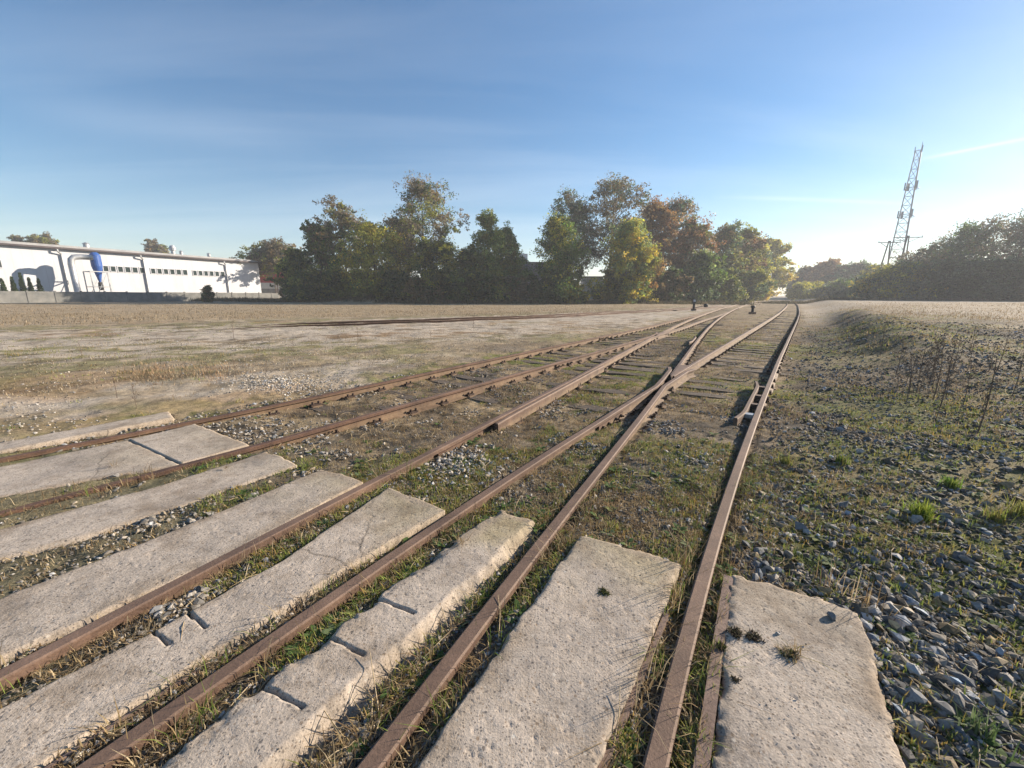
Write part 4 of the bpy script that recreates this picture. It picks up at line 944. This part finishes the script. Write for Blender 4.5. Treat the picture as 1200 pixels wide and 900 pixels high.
for px, yt, hw, Y, pal, lab in (
 (945, 333, 14, 150, [('OL', 2), ('YG', 1)], 'olive bush right of the vanishing rails'), (972, 331, 16, 140, [('BG', 2), ('YG', 1)], 'yellow-green bush below the reddish far tree'),
 (1002, 329, 18, 128, [('BG', 3), ('G', 1)], 'blue-grey bush below the far grey tree'), (1034, 318, 20, 104, [('BG', 4), ('Y', 1)], 'bush with yellow leaves below the left wooden pole'),
 (1060, 310, 22, 98, [('YG', 1), ('BG', 2)], 'yellow-green bush below the right wooden pole'), (1086, 316, 16, 98, [('DG', 2), ('BG', 2)], 'dark tall bush right of the wooden poles'),
 (1112, 305, 18, 93, [('DG', 3), ('BG', 1)], 'dense dark bush below the thin-topped grey tree'), (1140, 311, 18, 90, [('DG', 3), ('BG', 1)], 'dense dark bush below the rounded green tree'),
 (1168, 303, 20, 88, [('DG', 3), ('BG', 1)], 'dense dark bush below the spreading half-bare tree'), (1200, 308, 20, 86, [('DG', 3), ('BG', 1)], 'dense dark bush at the right edge of the photo'),
 (1235, 300, 22, 85, [('DG', 3), ('BG', 1)], 'dense dark bush beyond the right edge')):
    tree(px, yt, hw, Y, pal, lab, 'bush', 'bush', GB2, base=.0, fill=.8, nstem=3, leaf=.2)
tree(243, 335, 3.4, 68, [('DG', 3), ('BR', 2)], 'lone dark bush before the white wall under the last windows', 'bush', 'bush', None, base=0, nstem=4, fill=.35, leaf=.12)
# clipped conical thujas in the yard
for px, yt, hw, lab in ((1, 326, 4.6, 'clipped conical thuja cut by the left edge'), (13, 324, 4.2, 'second clipped thuja from the left edge'), (22.5, 319, 4.2, 'tallest clipped conical thuja of the five'), (33, 325, 4.2, 'fourth clipped thuja, right of the tallest'), (44, 326, 4.8, 'rightmost clipped thuja beside the duct shadow')):
    lx, zt = hit(px, yt, -5.5); p = Vector((W0.x, W0.y, 0)) + WD * lx + WN * -5.5
    root = empty('thuja', (p.x, p.y, 0)); tag(root, lab, 'conifer', 'clipped thujas in the factory yard')
    b = MB(); b.tube([(0, 0, -.1), (0, 0, zt * .9)], [.09, .02], 6); b.build('trunk', M['bark'], root)
    Rr_ = hw / FPX * p.y * 1.05; t = rng.random(420); a = rng.uniform(0, 6.3, 420); rr_ = Rr_ * (1 - t) ** 1.0 * np.where(t < .12, .8, 1) * rng.uniform(.6, 1, 420)
    C = np.stack([rr_ * np.cos(a), rr_ * np.sin(a), zt * (.04 + .94 * t)], 1); cols = np.array(PAL['DG'])[None] * rng.uniform(.7, 1.3, (420, 1))
    link_mesh('crown', leaves_mesh('crown', C, 9, .09, cols, np.full(420, .06)), M['leaf'], root)

# ------------------------------------------------------------------ lattice mast and wooden line poles
TY = 142.0
tp = at(1077.5, 176, TY); TX, TZ = tp.x, tp.z; g0 = float(zg(TX, TY))
mast = empty('lattice_mast', (TX, TY, g0)); tag(mast, 'tall thin steel lattice mast with rings of antennas', 'mast')
HM = TZ - g0
def leg(i, z): rr_ = lerp(2.75, .9, min(1, z / HM)); a = R(20 + 120 * i); return Vector((rr_ * math.cos(a), rr_ * math.sin(a), z))
b = MB(); nseg = 17
for i in range(3):
    l_ = MB(); l_.tube([leg(i, 0), leg(i, HM)], [.21, .14], 6); l_.build('leg', M['tower_steel'], mast)
for s_ in range(nseg):
    z0, z1 = HM * s_ / nseg, HM * (s_ + 1) / nseg
    for i in range(3):
        b.bar(leg(i, z1), leg((i + 1) % 3, z1), .10); b.bar(leg(i, z0), leg((i + 1) % 3, z1), .10)
b.build('bracing', M['tower_steel'], mast)
for py in (217, 250):
    z = at(1070, py, TY).z - g0; rr_ = lerp(2.75, .9, z / HM) + .45; b = MB()
    b.tube([(rr_ * math.cos(R(a)), rr_ * math.sin(R(a)), z - 1.1) for a in range(0, 361, 24)], .08, 5, False)
    for i in range(3): b.bar(leg(i, z - 1.1), Vector((rr_ * math.cos(R(20 + 120 * i)), rr_ * math.sin(R(20 + 120 * i)), z - 1.1)), .1)
    b.build('antenna_ring', M['tower_steel'], mast)
    for a in (20, 80, 140, 260):
        w = MB(); w.box((rr_ * math.cos(R(a)), rr_ * math.sin(R(a)), z - .2), (.34, .55, 2.3), R(a)); w.build('panel_antenna', M['tower_steel'], mast)
for a in (20, 140, 260):
    w = MB(); w.box((1.05 * math.cos(R(a)), 1.05 * math.sin(R(a)), HM + .2), (.2, .26, 1.9), R(a)); w.bar((.6 * math.cos(R(a)), .6 * math.sin(R(a)), HM - .4), (1.05 * math.cos(R(a)), 1.05 * math.sin(R(a)), HM - .4), .1); w.build('panel_antenna', M['tower_steel'], mast)
b = MB(); b.tube([(.55, 0, HM - .5), (.55, 0, HM + 2.4)], .07, 5); b.build('lightning_rod', M['tower_steel'], mast)
def aframe(px, py, Y, halfarm, spread, label):
    p = at(px, py, Y); g_ = float(zg(p.x, Y)); h = p.z - g_; o = empty('line_pole', (p.x, Y, g_), R(-12)); tag(o, label, 'utility pole', 'wooden line poles by the meadow')
    for s_ in (-1, 1):
        l_ = MB(); l_.tube([(s_ * spread - .3, 0, -.3), (s_ * .16, 0, h + .2)], [.21, .15], 8); l_.build('leg', M['pole_wood'], o)
    b = MB(); b.bar((-halfarm, 0, h - .25), (halfarm, 0, h - .25), .18); b.build('crossarm', M['pole_wood'], o)
    b = MB()
    for s_ in (-1, 1): b.bar((s_ * halfarm * .78, .0, h - .3), (s_ * .2, 0, h - 1.55), .1)
    b.build('brace', M['pole_wood'], o)
    for s_ in (-.95, 0, .95):
        w = MB(); w.lathe((s_ * halfarm, 0, h - .16), [(.05, 0), (.05, .1), (.11, .12), (.09, .3), (.04, .36)], 8); w.build('insulator', M['old_concrete'], o)
    b = MB(); b.bar((-spread * .55, 0, h * .45), (spread * .55, 0, h * .45), .14); b.build('tie_beam', M['pole_wood'], o)
aframe(1042.5, 283, 116, 2.6, 1.7, 'left wooden A-frame line pole with a single crossarm')
aframe(1064.5, 277, 116, 3.4, 1.3, 'right wooden A-frame line pole with a wider crossarm, before the mast')

# ------------------------------------------------------------------ switch stands
def stand(px, py, Y, h, tall, label, rz):
    p = at(px, py, Y); g_ = float(zg(p.x, Y)); o = empty('switch_stand', (p.x, Y, g_), rz); tag(o, label, 'switch stand', 'switch stands beside the far points')
    b = MB(); b.box((0, 0, .10), (.5, .35, .2)); b.build('base', M['rail_rust_dark'], o)
    b = MB(); b.lathe((0, 0, .15), [(.12, 0), (.12, h * .55), (.2, h * .6), (.2, h * .75), (.14, h * .85)], 10); b.build('pedestal', M['black_paint'], o)
    if tall:
        b = MB(); b.box((0, -.02, h * .95), (.34, .34, .36), R(10)); b.build('lantern', M['black_paint'], o)
        b = MB(); b.box((0, -.2, h * .97), (.2, .012, .22), R(10)); b.build('signal_face', M['white_panel'], o)
        b = MB(); b.tube([(.1, 0, .3), (1.1, .1, .5)], .035, 6); b.build('lever', M['black_paint'], o)
        b = MB(); b.lathe((1.15, .1, .35), [(.16, 0), (.22, .08), (.22, .26), (.16, .34)], 10); b.build('counterweight', M['black_paint'], o)
stand(813, 361, 44, 1.05, True, 'black switch stand with lantern and counterweight lever', R(-20))
stand(882, 364, 38, .75, False, 'short dark stump of a switch stand between the diverging tracks', 0)
stand(873, 354, 88, 1.1, False, 'tiny far switch stand beside the left track near the trees', 0)

# ------------------------------------------------------------------ loose cover on the ground
def logpolar(n, r0, r1, a0, a1):
    r = r0 * (r1 / r0) ** rng.random(n); a = np.radians(rng.uniform(a0, a1, n)); return r * np.sin(a), r * np.cos(a)
def ico(sub):
    import bmesh
    bm = bmesh.new(); bmesh.ops.create_icosphere(bm, subdivisions=sub, radius=1); bm.verts.ensure_lookup_table()
    V = np.array([v.co for v in bm.verts]); F = np.array([[v.index for v in f.verts] for f in bm.faces]); bm.free(); return V, F
IV, IF = ico(1); IV2, IF2 = ico(2)
def rock_shape(V, seed):
    rn = np.random.default_rng(seed); Q = V.copy()
    for _ in range(13):                       # knock flat facets off
        d = rn.normal(size=3); d /= np.linalg.norm(d); k = rn.uniform(.42, .8); s = Q @ d; Q = Q - np.where(s > k, s - k, 0)[:, None] * d
    Q = Q * (1 + .10 * rn.normal(size=(len(Q), 1)))
    return Q * rn.uniform(.6, 1.35, 3) * np.array((1, 1, .72))
def stones(name, x, y, rad, cols, sink=.35, sub=1, label=None):
    n = len(x); V0, F0 = (IV, IF) if sub == 1 else (IV2, IF2); var = [rock_shape(V0, 900 + i) for i in range(14)]
    var = np.array(var)[rng.integers(14, size=n)]; a = rng.uniform(0, 6.3, n); c, s = np.cos(a), np.sin(a)
    P = var * rad[:, None, None]; X = P[..., 0] * c[:, None] - P[..., 1] * s[:, None]; Yv = P[..., 0] * s[:, None] + P[..., 1] * c[:, None]
    tilt = rng.normal(size=n)[:, None] * .35; Z = P[..., 2] + X * tilt
    z = zg(x, y) + rad * (.72 - sink)
    V = np.stack([X + x[:, None], Yv + y[:, None], Z + z[:, None]], -1).reshape(-1, 3)
    F = (F0[None] + (np.arange(n) * len(V0))[:, None, None]).reshape(-1, 3)
    o = link_mesh(name, make_mesh(name, V, [F], np.repeat(cols, len(V0), 0)), M['stone'])
    return tag(o, kind='stuff')
def stone_cols(n, lo, hi, warm=.07):
    v = lo * (hi / lo) ** rng.random(n); w = rng.normal(size=n) * warm + .09
    return np.stack([v * (1 + w), v, v * (1 - w * 1.3)], 1)
def railgap(x, y, d=.05):
    k = np.ones(len(x), bool)
    for q in 'abcdef': k &= np.abs((x - rx(q, y)) * .84) > d
    return k
# coarse ballast on the right-hand bank
x, y = logpolar(185000, .7, 26, 8, 110); uf, ua = zones(x, y)
dens = sstep(.08, .3, uf) * (0.5 + .5 * sstep(.35, .5, fbm(x, y, .8, 3, 200))) * sstep(9, 5, uf - y * .08) * (1 - .55 * sstep(.54, .64, fbm(x, y, 2.6, 4, 61) * .6 + fbm(x, y, .22, 3, 81) * .4))
dens = dens * lerp(1, .35, sstep(.8, .3, uf) * sstep(2.5, 4, y))
k = (rng.random(len(x)) < dens) & ~on_slab(x, y, .01) & railgap(x, y, .07); x, y = x[k], y[k]
stones('gravel', x, y, rng.uniform(.008, .021, len(x)) * (1 + .9 * (rng.random(len(x)) > .9)) * (1 + .02 * np.hypot(x, y)), stone_cols(len(x), .05, .34, .12), .42)
# small stones in the flangeways and the strip between the slabs
x, y = logpolar(80000, .6, 5.8, -85, 60); uf, ua = zones(x, y)
k = (ua > -.6) & (uf < .35) & (y < 3.3 + .25 * x) & ~on_slab(x, y) & railgap(x, y, .036) & (rng.random(len(x)) < .75); x, y = x[k], y[k]
stones('gravel', x, y, rng.uniform(.005, .014, len(x)), stone_cols(len(x), .09, .36), .25)
x, y = logpolar(9000, .8, 7, -62, 42); k = on_slab(x, y, -.01) & (rng.random(len(x)) < .03 + .5 * sstep(.55, .7, fbm(x, y, .35, 3, 240))); x, y = x[k], y[k]
cr_ = stones('gravel', x, y, rng.uniform(.0015, .0045, len(x)), stone_cols(len(x), .05, .3), .2)
vz = np.zeros(len(cr_.data.vertices) * 3, np.float32); cr_.data.vertices.foreach_get('co', vz); vz = vz.reshape(-1, 3); vz[:, 2] += np.repeat(.004 - zg(x, y), len(IV)); cr_.data.vertices.foreach_set('co', vz.ravel())
# sparse ballast between the rails
x, y = logpolar(46000, 2.2, 26, -50, 40); uf, ua = zones(x, y); m = fbm(x, y, .6, 3, 210) * .6 + fbm(x, y, 2.1, 3, 211) * .4
k = (ua > -.5) & (uf < .3) & ~on_slab(x, y) & railgap(x, y, .07) & (rng.random(len(x)) < .05 + .85 * sstep(.52, .62, m)); x, y = x[k], y[k]
stones('gravel', x, y, rng.uniform(.009, .028, len(x)), stone_cols(len(x), .10, .36), .35)
# the clean heap of broken stone beside the third rail and the pale patch by the leftmost one
q = back(535 + rng.normal(size=520) * 32, 551 + rng.normal(size=520) * 13, -.13); x, y = q[:, 0], q[:, 1]; k = railgap(x, y, .08) & ~on_slab(x, y) & (x > rx('c', y)); x, y = x[k], y[k]
stones('gravel', x, y, rng.uniform(.012, .026, len(x)), stone_cols(len(x), .16, .42), .1)
q = back(335 + rng.normal(size=900) * 34, 451 + rng.normal(size=900) * 5, -.1); x, y = q[:, 0], q[:, 1]
stones('gravel', x, y, rng.uniform(.009, .022, len(x)), stone_cols(len(x), .22, .5), .3)
# pebbles of the left field
x, y = logpolar(36000, 3, 22, -95, 15); uf, ua = zones(x, y); k = (ua < -.25) & ~on_slab(x, y) & (rng.random(len(x)) < .7 * sstep(.4, .6, fbm(x, y, 1.1, 3, 220))); x, y = x[k], y[k]
stones('gravel', x, y, rng.uniform(.006, .015, len(x)) * (1 + .03 * np.hypot(x, y)), stone_cols(len(x), .14, .42), .4)

def blades(name, x, y, per, hmin, hmax, width, pal, lean=.6, kind='stuff', parent=None, zoff=0.0, sp=.02, mat='blade', local=False):
    n = len(x); idx = np.repeat(np.arange(n), per); m = len(idx); hs = rng.uniform(.6, 1.3, n)[idx]
    bx, by = x[idx] + rng.normal(size=m) * sp * hs, y[idx] + rng.normal(size=m) * sp * hs
    bz = (np.zeros(m) if local else zg(bx, by)) + zoff - .004
    h = rng.uniform(hmin, hmax, m) * hs; a = rng.uniform(0, 6.3, m); ln = np.abs(rng.normal(size=m)) * lean; w = width * rng.uniform(.6, 1.3, m) * (1 + 0 * h)
    dx, dy = np.cos(a), np.sin(a); px_, py_ = -dy * w / 2, dx * w / 2
    def lvl(t, ww):
        o = h * ln * t ** 1.7; zt_ = h * (t - .35 * np.minimum(ln, 1.5) * t * t)
        return [np.stack([bx + dx * o + s * px_ * ww, by + dy * o + s * py_ * ww, bz + zt_], 1) for s in (-1, 1)]
    A, B = lvl(0, 1); C, D = lvl(.55, .8); E_ = lvl(1, 0)[0]
    V = np.stack([A, B, C, D, E_], 1).reshape(-1, 3); o = np.arange(m)[:, None] * 5
    pc = np.array(pal)[rng.integers(len(pal), size=n)][idx] * rng.uniform(.7, 1.3, (m, 1))
    ob = link_mesh(name, make_mesh(name, V, [o + np.array([[0, 1, 3, 2]]), o + np.array([[2, 3, 4]])], np.repeat(pc, 5, 0)), M[mat], parent)
    return tag(ob, kind=kind) if kind else ob
P_DRY = [(.34, .26, .14), (.28, .20, .10), (.40, .32, .20), (.22, .15, .08), (.17, .12, .07)]
P_GRN = [(.15, .20, .04), (.22, .26, .06), (.27, .28, .08), (.12, .16, .045)]
P_YEL = [(.28, .24, .06), (.32, .22, .07), (.20, .18, .05)]
def gmask(x, y): return fbm(x, y, 2.6, 4, 61) * .65 + fbm(x, y, .22, 3, 81) * .35
# dry grass among the rails, by the slabs and on the left field
x, y = logpolar(66000, .7, 24, -90, 60); uf, ua = zones(x, y); m = fbm(x, y, .5, 3, 230) * .5 + fbm(x, y, 2.4, 3, 231) * .5
intrack = (ua > -.4) & (uf < .4)
k = ~on_slab(x, y) & railgap(x, y, .045) & np.where(intrack, rng.random(len(x)) < .25 + .65 * sstep(.40, .56, m), rng.random(len(x)) < .5 * sstep(.48, .62, m)) & (uf < 1.2)
blades('dry_grass', x[k], y[k], 9, .015, .055, .0045, P_DRY, 1.3, sp=.035)
x, y = logpolar(20000, 9, 70, -88, 80); k = railgap(x, y, .1) & (rng.random(len(x)) < .04 + .42 * sstep(.50, .66, fbm((.85 * x + .53 * y) * .35, (-.53 * x + .85 * y) * 1.7, 8, 4, 71))); uf, ua = zones(x, y); k &= (ua < -.5) | (uf > 1.5)
x, y = x[k], y[k]
blades('dry_grass', x, y, 8, .02, .075, .013, [(.33, .27, .18), (.28, .22, .14), (.38, .32, .23), (.20, .155, .10)], 1.0, sp=.16)
x, y = logpolar(6500, 30, 85, -80, 74); k = railgap(x, y, .8); uf, ua = zones(x, y); k &= (far_off(x, y) < -2) | (uf > 3); x, y = x[k], y[k]
blades('dry_grass', x, y, 9, .05, .17, .03, [(.30, .235, .15), (.26, .20, .125), (.22, .165, .10), (.33, .265, .18)], .8, sp=.7)
# the same growth further up the tracks and on the spoil bank, where single blades no longer show
x, y = logpolar(30000, 6, 55, -20, 62); uf, ua = zones(x, y); m = fbm(x, y, .9, 4, 250)
k = railgap(x, y, .09) & (ua > -.3) & (uf < 9) & (rng.random(len(x)) < .12 + .75 * sstep(.44, .6, m)); x, y, uf = x[k], y[k], uf[k]
gk = rng.random(len(x)) < .15 + .7 * sstep(.50, .58, gmask(x, y)); s_ = 1 + .02 * np.hypot(x, y)
for sel, pal, nm in ((gk, P_GRN + P_YEL + P_DRY[:1], 'green_grass'), (~gk, [(.30, .235, .15), (.24, .18, .115), (.18, .13, .085), (.34, .275, .18)], 'dry_grass')):
    for lo, hi in ((6, 14), (14, 55)):
        q = sel & (np.hypot(x, y) >= lo) & (np.hypot(x, y) < hi)
        blades(nm, x[q], y[q], 8, .02, .065 if lo < 10 else .085, .009 if lo < 10 else .016, pal, 1.0, sp=.06 if lo < 10 else .12)
# fresh green in patches
x, y = logpolar(50000, .8, 26, -40, 110); uf, ua = zones(x, y); g = gmask(x, y)
k = ~on_slab(x, y) & railgap(x, y, .05) & (ua > -.3) & (rng.random(len(x)) < np.where(uf > .3, .42 * sstep(.53, .61, g) * sstep(9, 5, uf), .9 * sstep(.515, .58, g)) + .02)
blades('green_grass', x[k], y[k], 10, .015, .06, .005, P_GRN + P_YEL[:2], .9, sp=.03)
x, y = logpolar(5000, 4, 24, -66, -20); uf, ua = zones(x, y); k = (ua < -.6) & ~on_slab(x, y) & (rng.random(len(x)) < sstep(.55, .66, gmask(x, y)))
blades('green_grass', x[k], y[k], 8, .03, .08, .008, P_GRN + P_YEL, .8, sp=.06)
# longer straw and green along the flangeways
for q, y0, y1, n in (('e', .4, 3.0, 150), ('d', .4, 2.6, 110), ('f', .5, 3.4, 130), ('c', .8, 3.4, 60), ('b', 1.6, 3.6, 60)):
    yy = rng.uniform(y0, y1, n); xx = rx(q, yy) + rng.choice([-1, 1], n) * rng.uniform(.06, .14, n); k = ~on_slab(xx, yy)
    blades('dry_grass', xx[k], yy[k], 12, .04, .13, .0035, P_DRY + [P_GRN[0]], 1.0, sp=.03)
# dark brambles and old grass along the foot of the fence and the trees
q = np.concatenate([np.stack([lerp(-78, -57, t := rng.random(900)), lerp(55, 84, t) + rng.normal(size=900) * 1.2], 1), np.stack([lerp(-58, -10, t := rng.random(1500)), lerp(78, 67, t) + rng.normal(size=1500) * 1.6], 1), np.stack([lerp(-12, 45, t := rng.random(1600)), lerp(68, 80, t) + rng.normal(size=1600) * 1.8], 1)])
q = np.concatenate([q, np.stack([lerp(58, 128, t := rng.random(2200)), lerp(96, 82, t) + rng.normal(size=2200) * 2.0], 1)])
o_ = blades('undergrowth', q[:, 0], q[:, 1], 14, .25, .75, .07, [(.07, .065, .03), (.10, .085, .045), (.05, .055, .02), (.16, .12, .07)], .7, sp=.4)
q = back([803, 797, 788, 778, 768, 790, 806, 760, 745, 850, 985, 1004, 1015, 960], [664, 690, 715, 745, 780, 702, 655, 810, 845, 660, 694, 704, 712, 684], -.05)
xx, yy = np.repeat(q[:, 0], 3) + rng.normal(size=42) * .025, np.repeat(q[:, 1], 3) + rng.normal(size=42) * .025; k = ~on_slab(xx, yy) & railgap(xx, yy, .05)
blades('dry_grass', xx[k], yy[k], 5, .10, .24, .003, P_DRY + [P_GRN[0]], .7, sp=.02)
# orange-tinted dry clumps on the left field
q = back(np.concatenate([176 + rng.normal(size=80) * 14, 242 + rng.normal(size=60) * 20]), np.concatenate([441 + rng.normal(size=80) * 5, 438 + rng.normal(size=60) * 6]), -.08)
blades('dry_grass', q[:, 0], q[:, 1], 10, .03, .12, .007, [(.40, .26, .15), (.42, .31, .19), (.33, .23, .14)], .8, sp=.10)
# leafy weeds: little rosettes
def rosettes(x, y, rad, pal, name='weeds'):
    V = []; F = []; C = []
    for xi, yi, ri in zip(x, y, rad):
        z0 = float(zg(xi, yi)); n = rng.integers(6, 11); c0 = np.array(pal[rng.integers(len(pal))])
        for i in range(n):
            a = i * 2.4 + rng.normal() * .3; L = ri * rng.uniform(.6, 1.1); w = L * rng.uniform(.16, .26); up = rng.uniform(.25, .9)
            d = np.array((math.cos(a), math.sin(a), 0)); s = np.array((-d[1], d[0], 0)); b0 = len(V); p0 = np.array((xi, yi, z0 + .004))
            for t, ww in ((.05, .25), (.4, 1), (.75, .8), (1, .05)):
                c = p0 + d * L * t + np.array((0, 0, L * (up * t - .55 * up * t * t))); V += [c - s * w * ww, c + s * w * ww]; C += [c0 * rng.uniform(.85, 1.15)] * 2
            for j in range(3): F.append((b0 + 2 * j, b0 + 2 * j + 1, b0 + 2 * j + 3, b0 + 2 * j + 2))
    tag(link_mesh(name, make_mesh(name, np.array(V), [np.array(F)], np.array(C)), M['blade']), kind='stuff')
x, y = logpolar(3600, .9, 11, -40, 105); k = ~on_slab(x, y) & railgap(x, y, .06) & (zones(x, y)[1] > -.3) & (rng.random(len(x)) < .12 + .5 * sstep(.48, .58, gmask(x, y))); x, y = x[k], y[k]
q = back([628, 540, 735, 738, 320, 520, 490, 1000, 1085, 1120, 880, 620], [655, 745, 650, 655, 648, 630, 760, 690, 700, 860, 690, 660], -.1)
x = np.concatenate([x, q[:, 0]]); y = np.concatenate([y, q[:, 1]])
rosettes(x, y, rng.uniform(.02, .06, len(x)) * (1 + .04 * np.hypot(x, y)), [(.07, .12, .035), (.10, .16, .05), (.13, .17, .08), (.16, .18, .06)])
# twigs and straws lying about
x, y = logpolar(900, 1.0, 8, -45, 64); k = ~on_slab(x, y) & (zones(x, y)[1] > -.3); x, y = x[k], y[k]; tw = MB()
for xi, yi in zip(x, y):
    a = rng.uniform(0, 6.3); L = rng.uniform(.05, .24); z = float(zg(xi, yi)); p = Vector((xi, yi, z + .012)); d = Vector((math.cos(a), math.sin(a), rng.uniform(-.05, .25))) * L
    tw.tube([p, p + d * .5 + Vector((rng.normal() * .012, rng.normal() * .012, .01)), p + d], [.0022, .0018, .001], 4)
spotted('straw', (.22, .16, .09), (.42, .34, .22), 12, .8, bmp=0)
tag(tw.build('twigs', M['straw']), kind='stuff')
# bright grass tufts among the right-hand gravel
for px, py, n, h, pal, lab in ((1080, 606, 240, .15, [(.20, .27, .04), (.26, .30, .05)], 'bright yellow-green grass tuft alone among the grey gravel'),
    (1166, 612, 110, .14, [(.22, .26, .06), (.28, .24, .08)], 'thinner yellow-green grass tuft near the right edge'), (1195, 606, 120, .17, [(.24, .25, .07), (.3, .26, .1)], 'straw-tipped grass tuft cut by the right edge'),
    (1112, 572, 150, .11, [(.16, .26, .05), (.2, .24, .05)], 'low spreading green tuft above the bright grass tuft'), (1140, 860, 60, .12, [(.09, .14, .05), (.14, .18, .09)], 'pale green weedy tuft at the lower right corner'),
    (985, 545, 90, .13, [(.12, .17, .04), (.2, .2, .05)], 'green tuft halfway up the gravel bank'), (920, 545, 60, .12, [(.15, .18, .04), (.22, .2, .06)], 'yellowish tuft on the bank beside the rightmost rail')):
    p = back(px, py, -.05); X, Y = float(p[0]), float(p[1]); o = blades('grass_tuft', np.full(n // 3, 0.0), np.zeros(n // 3), 3, h * .5, h, .006 + .0006 * Y, pal, .55, None, None, 0, .03 * h / .15, local=True)
    o.location = (X, Y, float(zg(X, Y))); tag(o, lab, 'grass tuft', 'green tufts on the gravel bank')
# sprigs, moss clods and the stone on the slabs
def sprig(px, py, n, h, z, lab, pal=P_DRY, name='dry_sprig', cat='weed'):
    p = back(px, py, z); o = blades(name, np.zeros(n), np.zeros(n), 2, h * .4, h, .003, pal, 1.3, None, None, .0, h * .15, local=True); o.location = (float(p[0]), float(p[1]), z); tag(o, lab, cat)
    return o
sprig(541, 634, 16, .07, .02, 'dry brown sprig growing from the mossy slab', P_DRY)
sprig(930, 765, 18, .07, 0, 'yellowish dry sprig on the rounded-corner slab', P_DRY + P_YEL)
sprig(132, 546, 10, .16, -.02, 'single thin dry stalk on the dusty slab at left', P_DRY)
sprig(265, 548, 12, .05, -.01, 'small brown sprig on the slab right of the second rail', P_DRY)
def tuft(px, py, r, z, pal, lab, name='moss_clump', cat='moss clump'):
    p = back(px, py, z); a = rng.uniform(0, 6.3, 90); q = r * rng.random(90) ** .6 * (1 + .3 * np.sin(3 * a + px))
    o = blades(name, q * np.cos(a), q * np.sin(a), 3, r * .25, r * .7, .004, pal, .9, None, None, 0.0, .003, local=True); o.location = (float(p[0]), float(p[1]), z); tag(o, lab, cat)
P_MOSS = [(.05, .065, .018), (.09, .10, .03), (.04, .045, .018)]; P_SOIL = [(.035, .028, .02), (.06, .045, .032), (.05, .05, .022)]
tuft(707, 694, .026, .008, P_MOSS, 'small dark green moss clump on the wide brownish slab')
tuft(884, 747, .030, .0, P_SOIL, 'dark earthy clump right of the steel strip on the rounded-corner slab', 'earth_clump', 'earth clump')
tuft(861, 741, .030, .0, P_SOIL, 'dark earthy clump lying against the edge of the steel strip', 'earth_clump', 'earth clump')
tuft(845, 756, .018, .0, P_MOSS, 'tiny green moss clump beside the rightmost rail')
tuft(862, 796, .012, .0, P_SOIL, 'tiny dark crumb alone on the rounded-corner slab', 'earth_clump', 'earth clump')
tuft(925, 768, .034, .0, P_MOSS + P_DRY, 'yellowish mossy clump in the middle of the rounded-corner slab')
for px, py, r, z, c, lab in ((975, 724, .034, 0, .17, 'angular grey stone lying on the rounded-corner slab'), (912, 743, .010, 0, .3, 'small pale pebble on the rounded-corner slab left of the grey stone'), (1066, 829, .042, -.06, .2, 'large grey stone at the right flank of the rounded-corner slab')):
    p = back(px, py, z); o = link_mesh('stone', make_mesh('stone', rock_shape(IV2, int(px)) * r, [IF2], np.full((len(IV2), 3), c)), M['stone']); o.location = (float(p[0]), float(p[1]), (z if px < 1050 else float(zg(*p))) + r * .22); tag(o, lab, 'stone')
# dry weed stalks standing in the fields
def stalk_mesh(seed, h):
    rn = np.random.default_rng(seed); b = MB(); bend = rn.normal() * .06
    P = [Vector((bend * h * t * t, .02 * h * math.sin(3 * t), h * t)) for t in np.linspace(0, 1, 6)]; b.tube(P, [.0045 * (1 - .6 * i / 5) * (1 + h) for i in range(6)], 5)
    for k in range(9):
        t = rn.uniform(.35, .98); p = P[min(5, int(t * 5))]; a = rn.uniform(0, 6.3); L = h * rn.uniform(.08, .2); q = p + Vector((math.cos(a) * L * .6, math.sin(a) * L * .6, L)); b.tube([p, q], [.0035, .002], 4)
        for _ in range(3):
            c = q + Vector((rn.normal(), rn.normal(), rn.normal())) * .02; b.box(c, (.012, .009, .02), rn.uniform(0, 3))
    return b.mesh('dry_weed_stalk')
SM = [stalk_mesh(i, .9) for i in range(5)]
spotted('weed_brown', (.09, .065, .05), (.18, .135, .10), 12, .9, bmp=0)
for me in SM: me.materials.append(M['weed_brown'])
def stalk(px, py, z, s, lab, group):
    p = back(px, py, z); X, Y = float(p[0]), float(p[1]); o = link_mesh('dry_weed_stalk', SM[int(rng.integers(5))]); o.location = (X, Y, float(zg(X, Y)) - .02); o.scale = (s, s, s); o.rotation_euler = (0, 0, rng.uniform(0, 6)); tag(o, lab, 'dry weed', group)
for i in range(34): stalk(1085 + rng.normal() * 45 + i * 1.5, 428 + rng.normal() * 14, .35, rng.uniform(.45, 1.0), 'thin dark dry weed stalk standing in the meadow above the gravel bank', 'dry weed stalks on the right meadow')
for px, py, s in ((137, 466, .45), (160, 478, .4), (215, 448, .35), (274, 396, .7), (245, 444, .5), (277, 446, .45), (345, 420, .5), (96, 420, .5), (312, 440, .35), (505, 400, .5), (555, 385, .7), (420, 402, .6)):
    stalk(px, py, -.05, s, 'small dry weed stalk standing alone in the sandy left field', 'dry weed stalks on the left field')

# ------------------------------------------------------------------ haze
hb = MB(); hb.box((0, 0, 27), (3300, 3300, 64))
m, n, l, p, o = new_mat('haze_air'); n.remove(p)
pv = n.new('ShaderNodeVolumePrincipled'); pv.inputs['Density'].default_value = HAZE_DENSITY; pv.inputs['Color'].default_value = (.92, .95, 1, 1); pv.inputs['Anisotropy'].default_value = 0.12
l.new(pv.outputs[0], o.inputs['Volume'])
hz = hb.build('haze', m); tag(hz, kind='stuff')
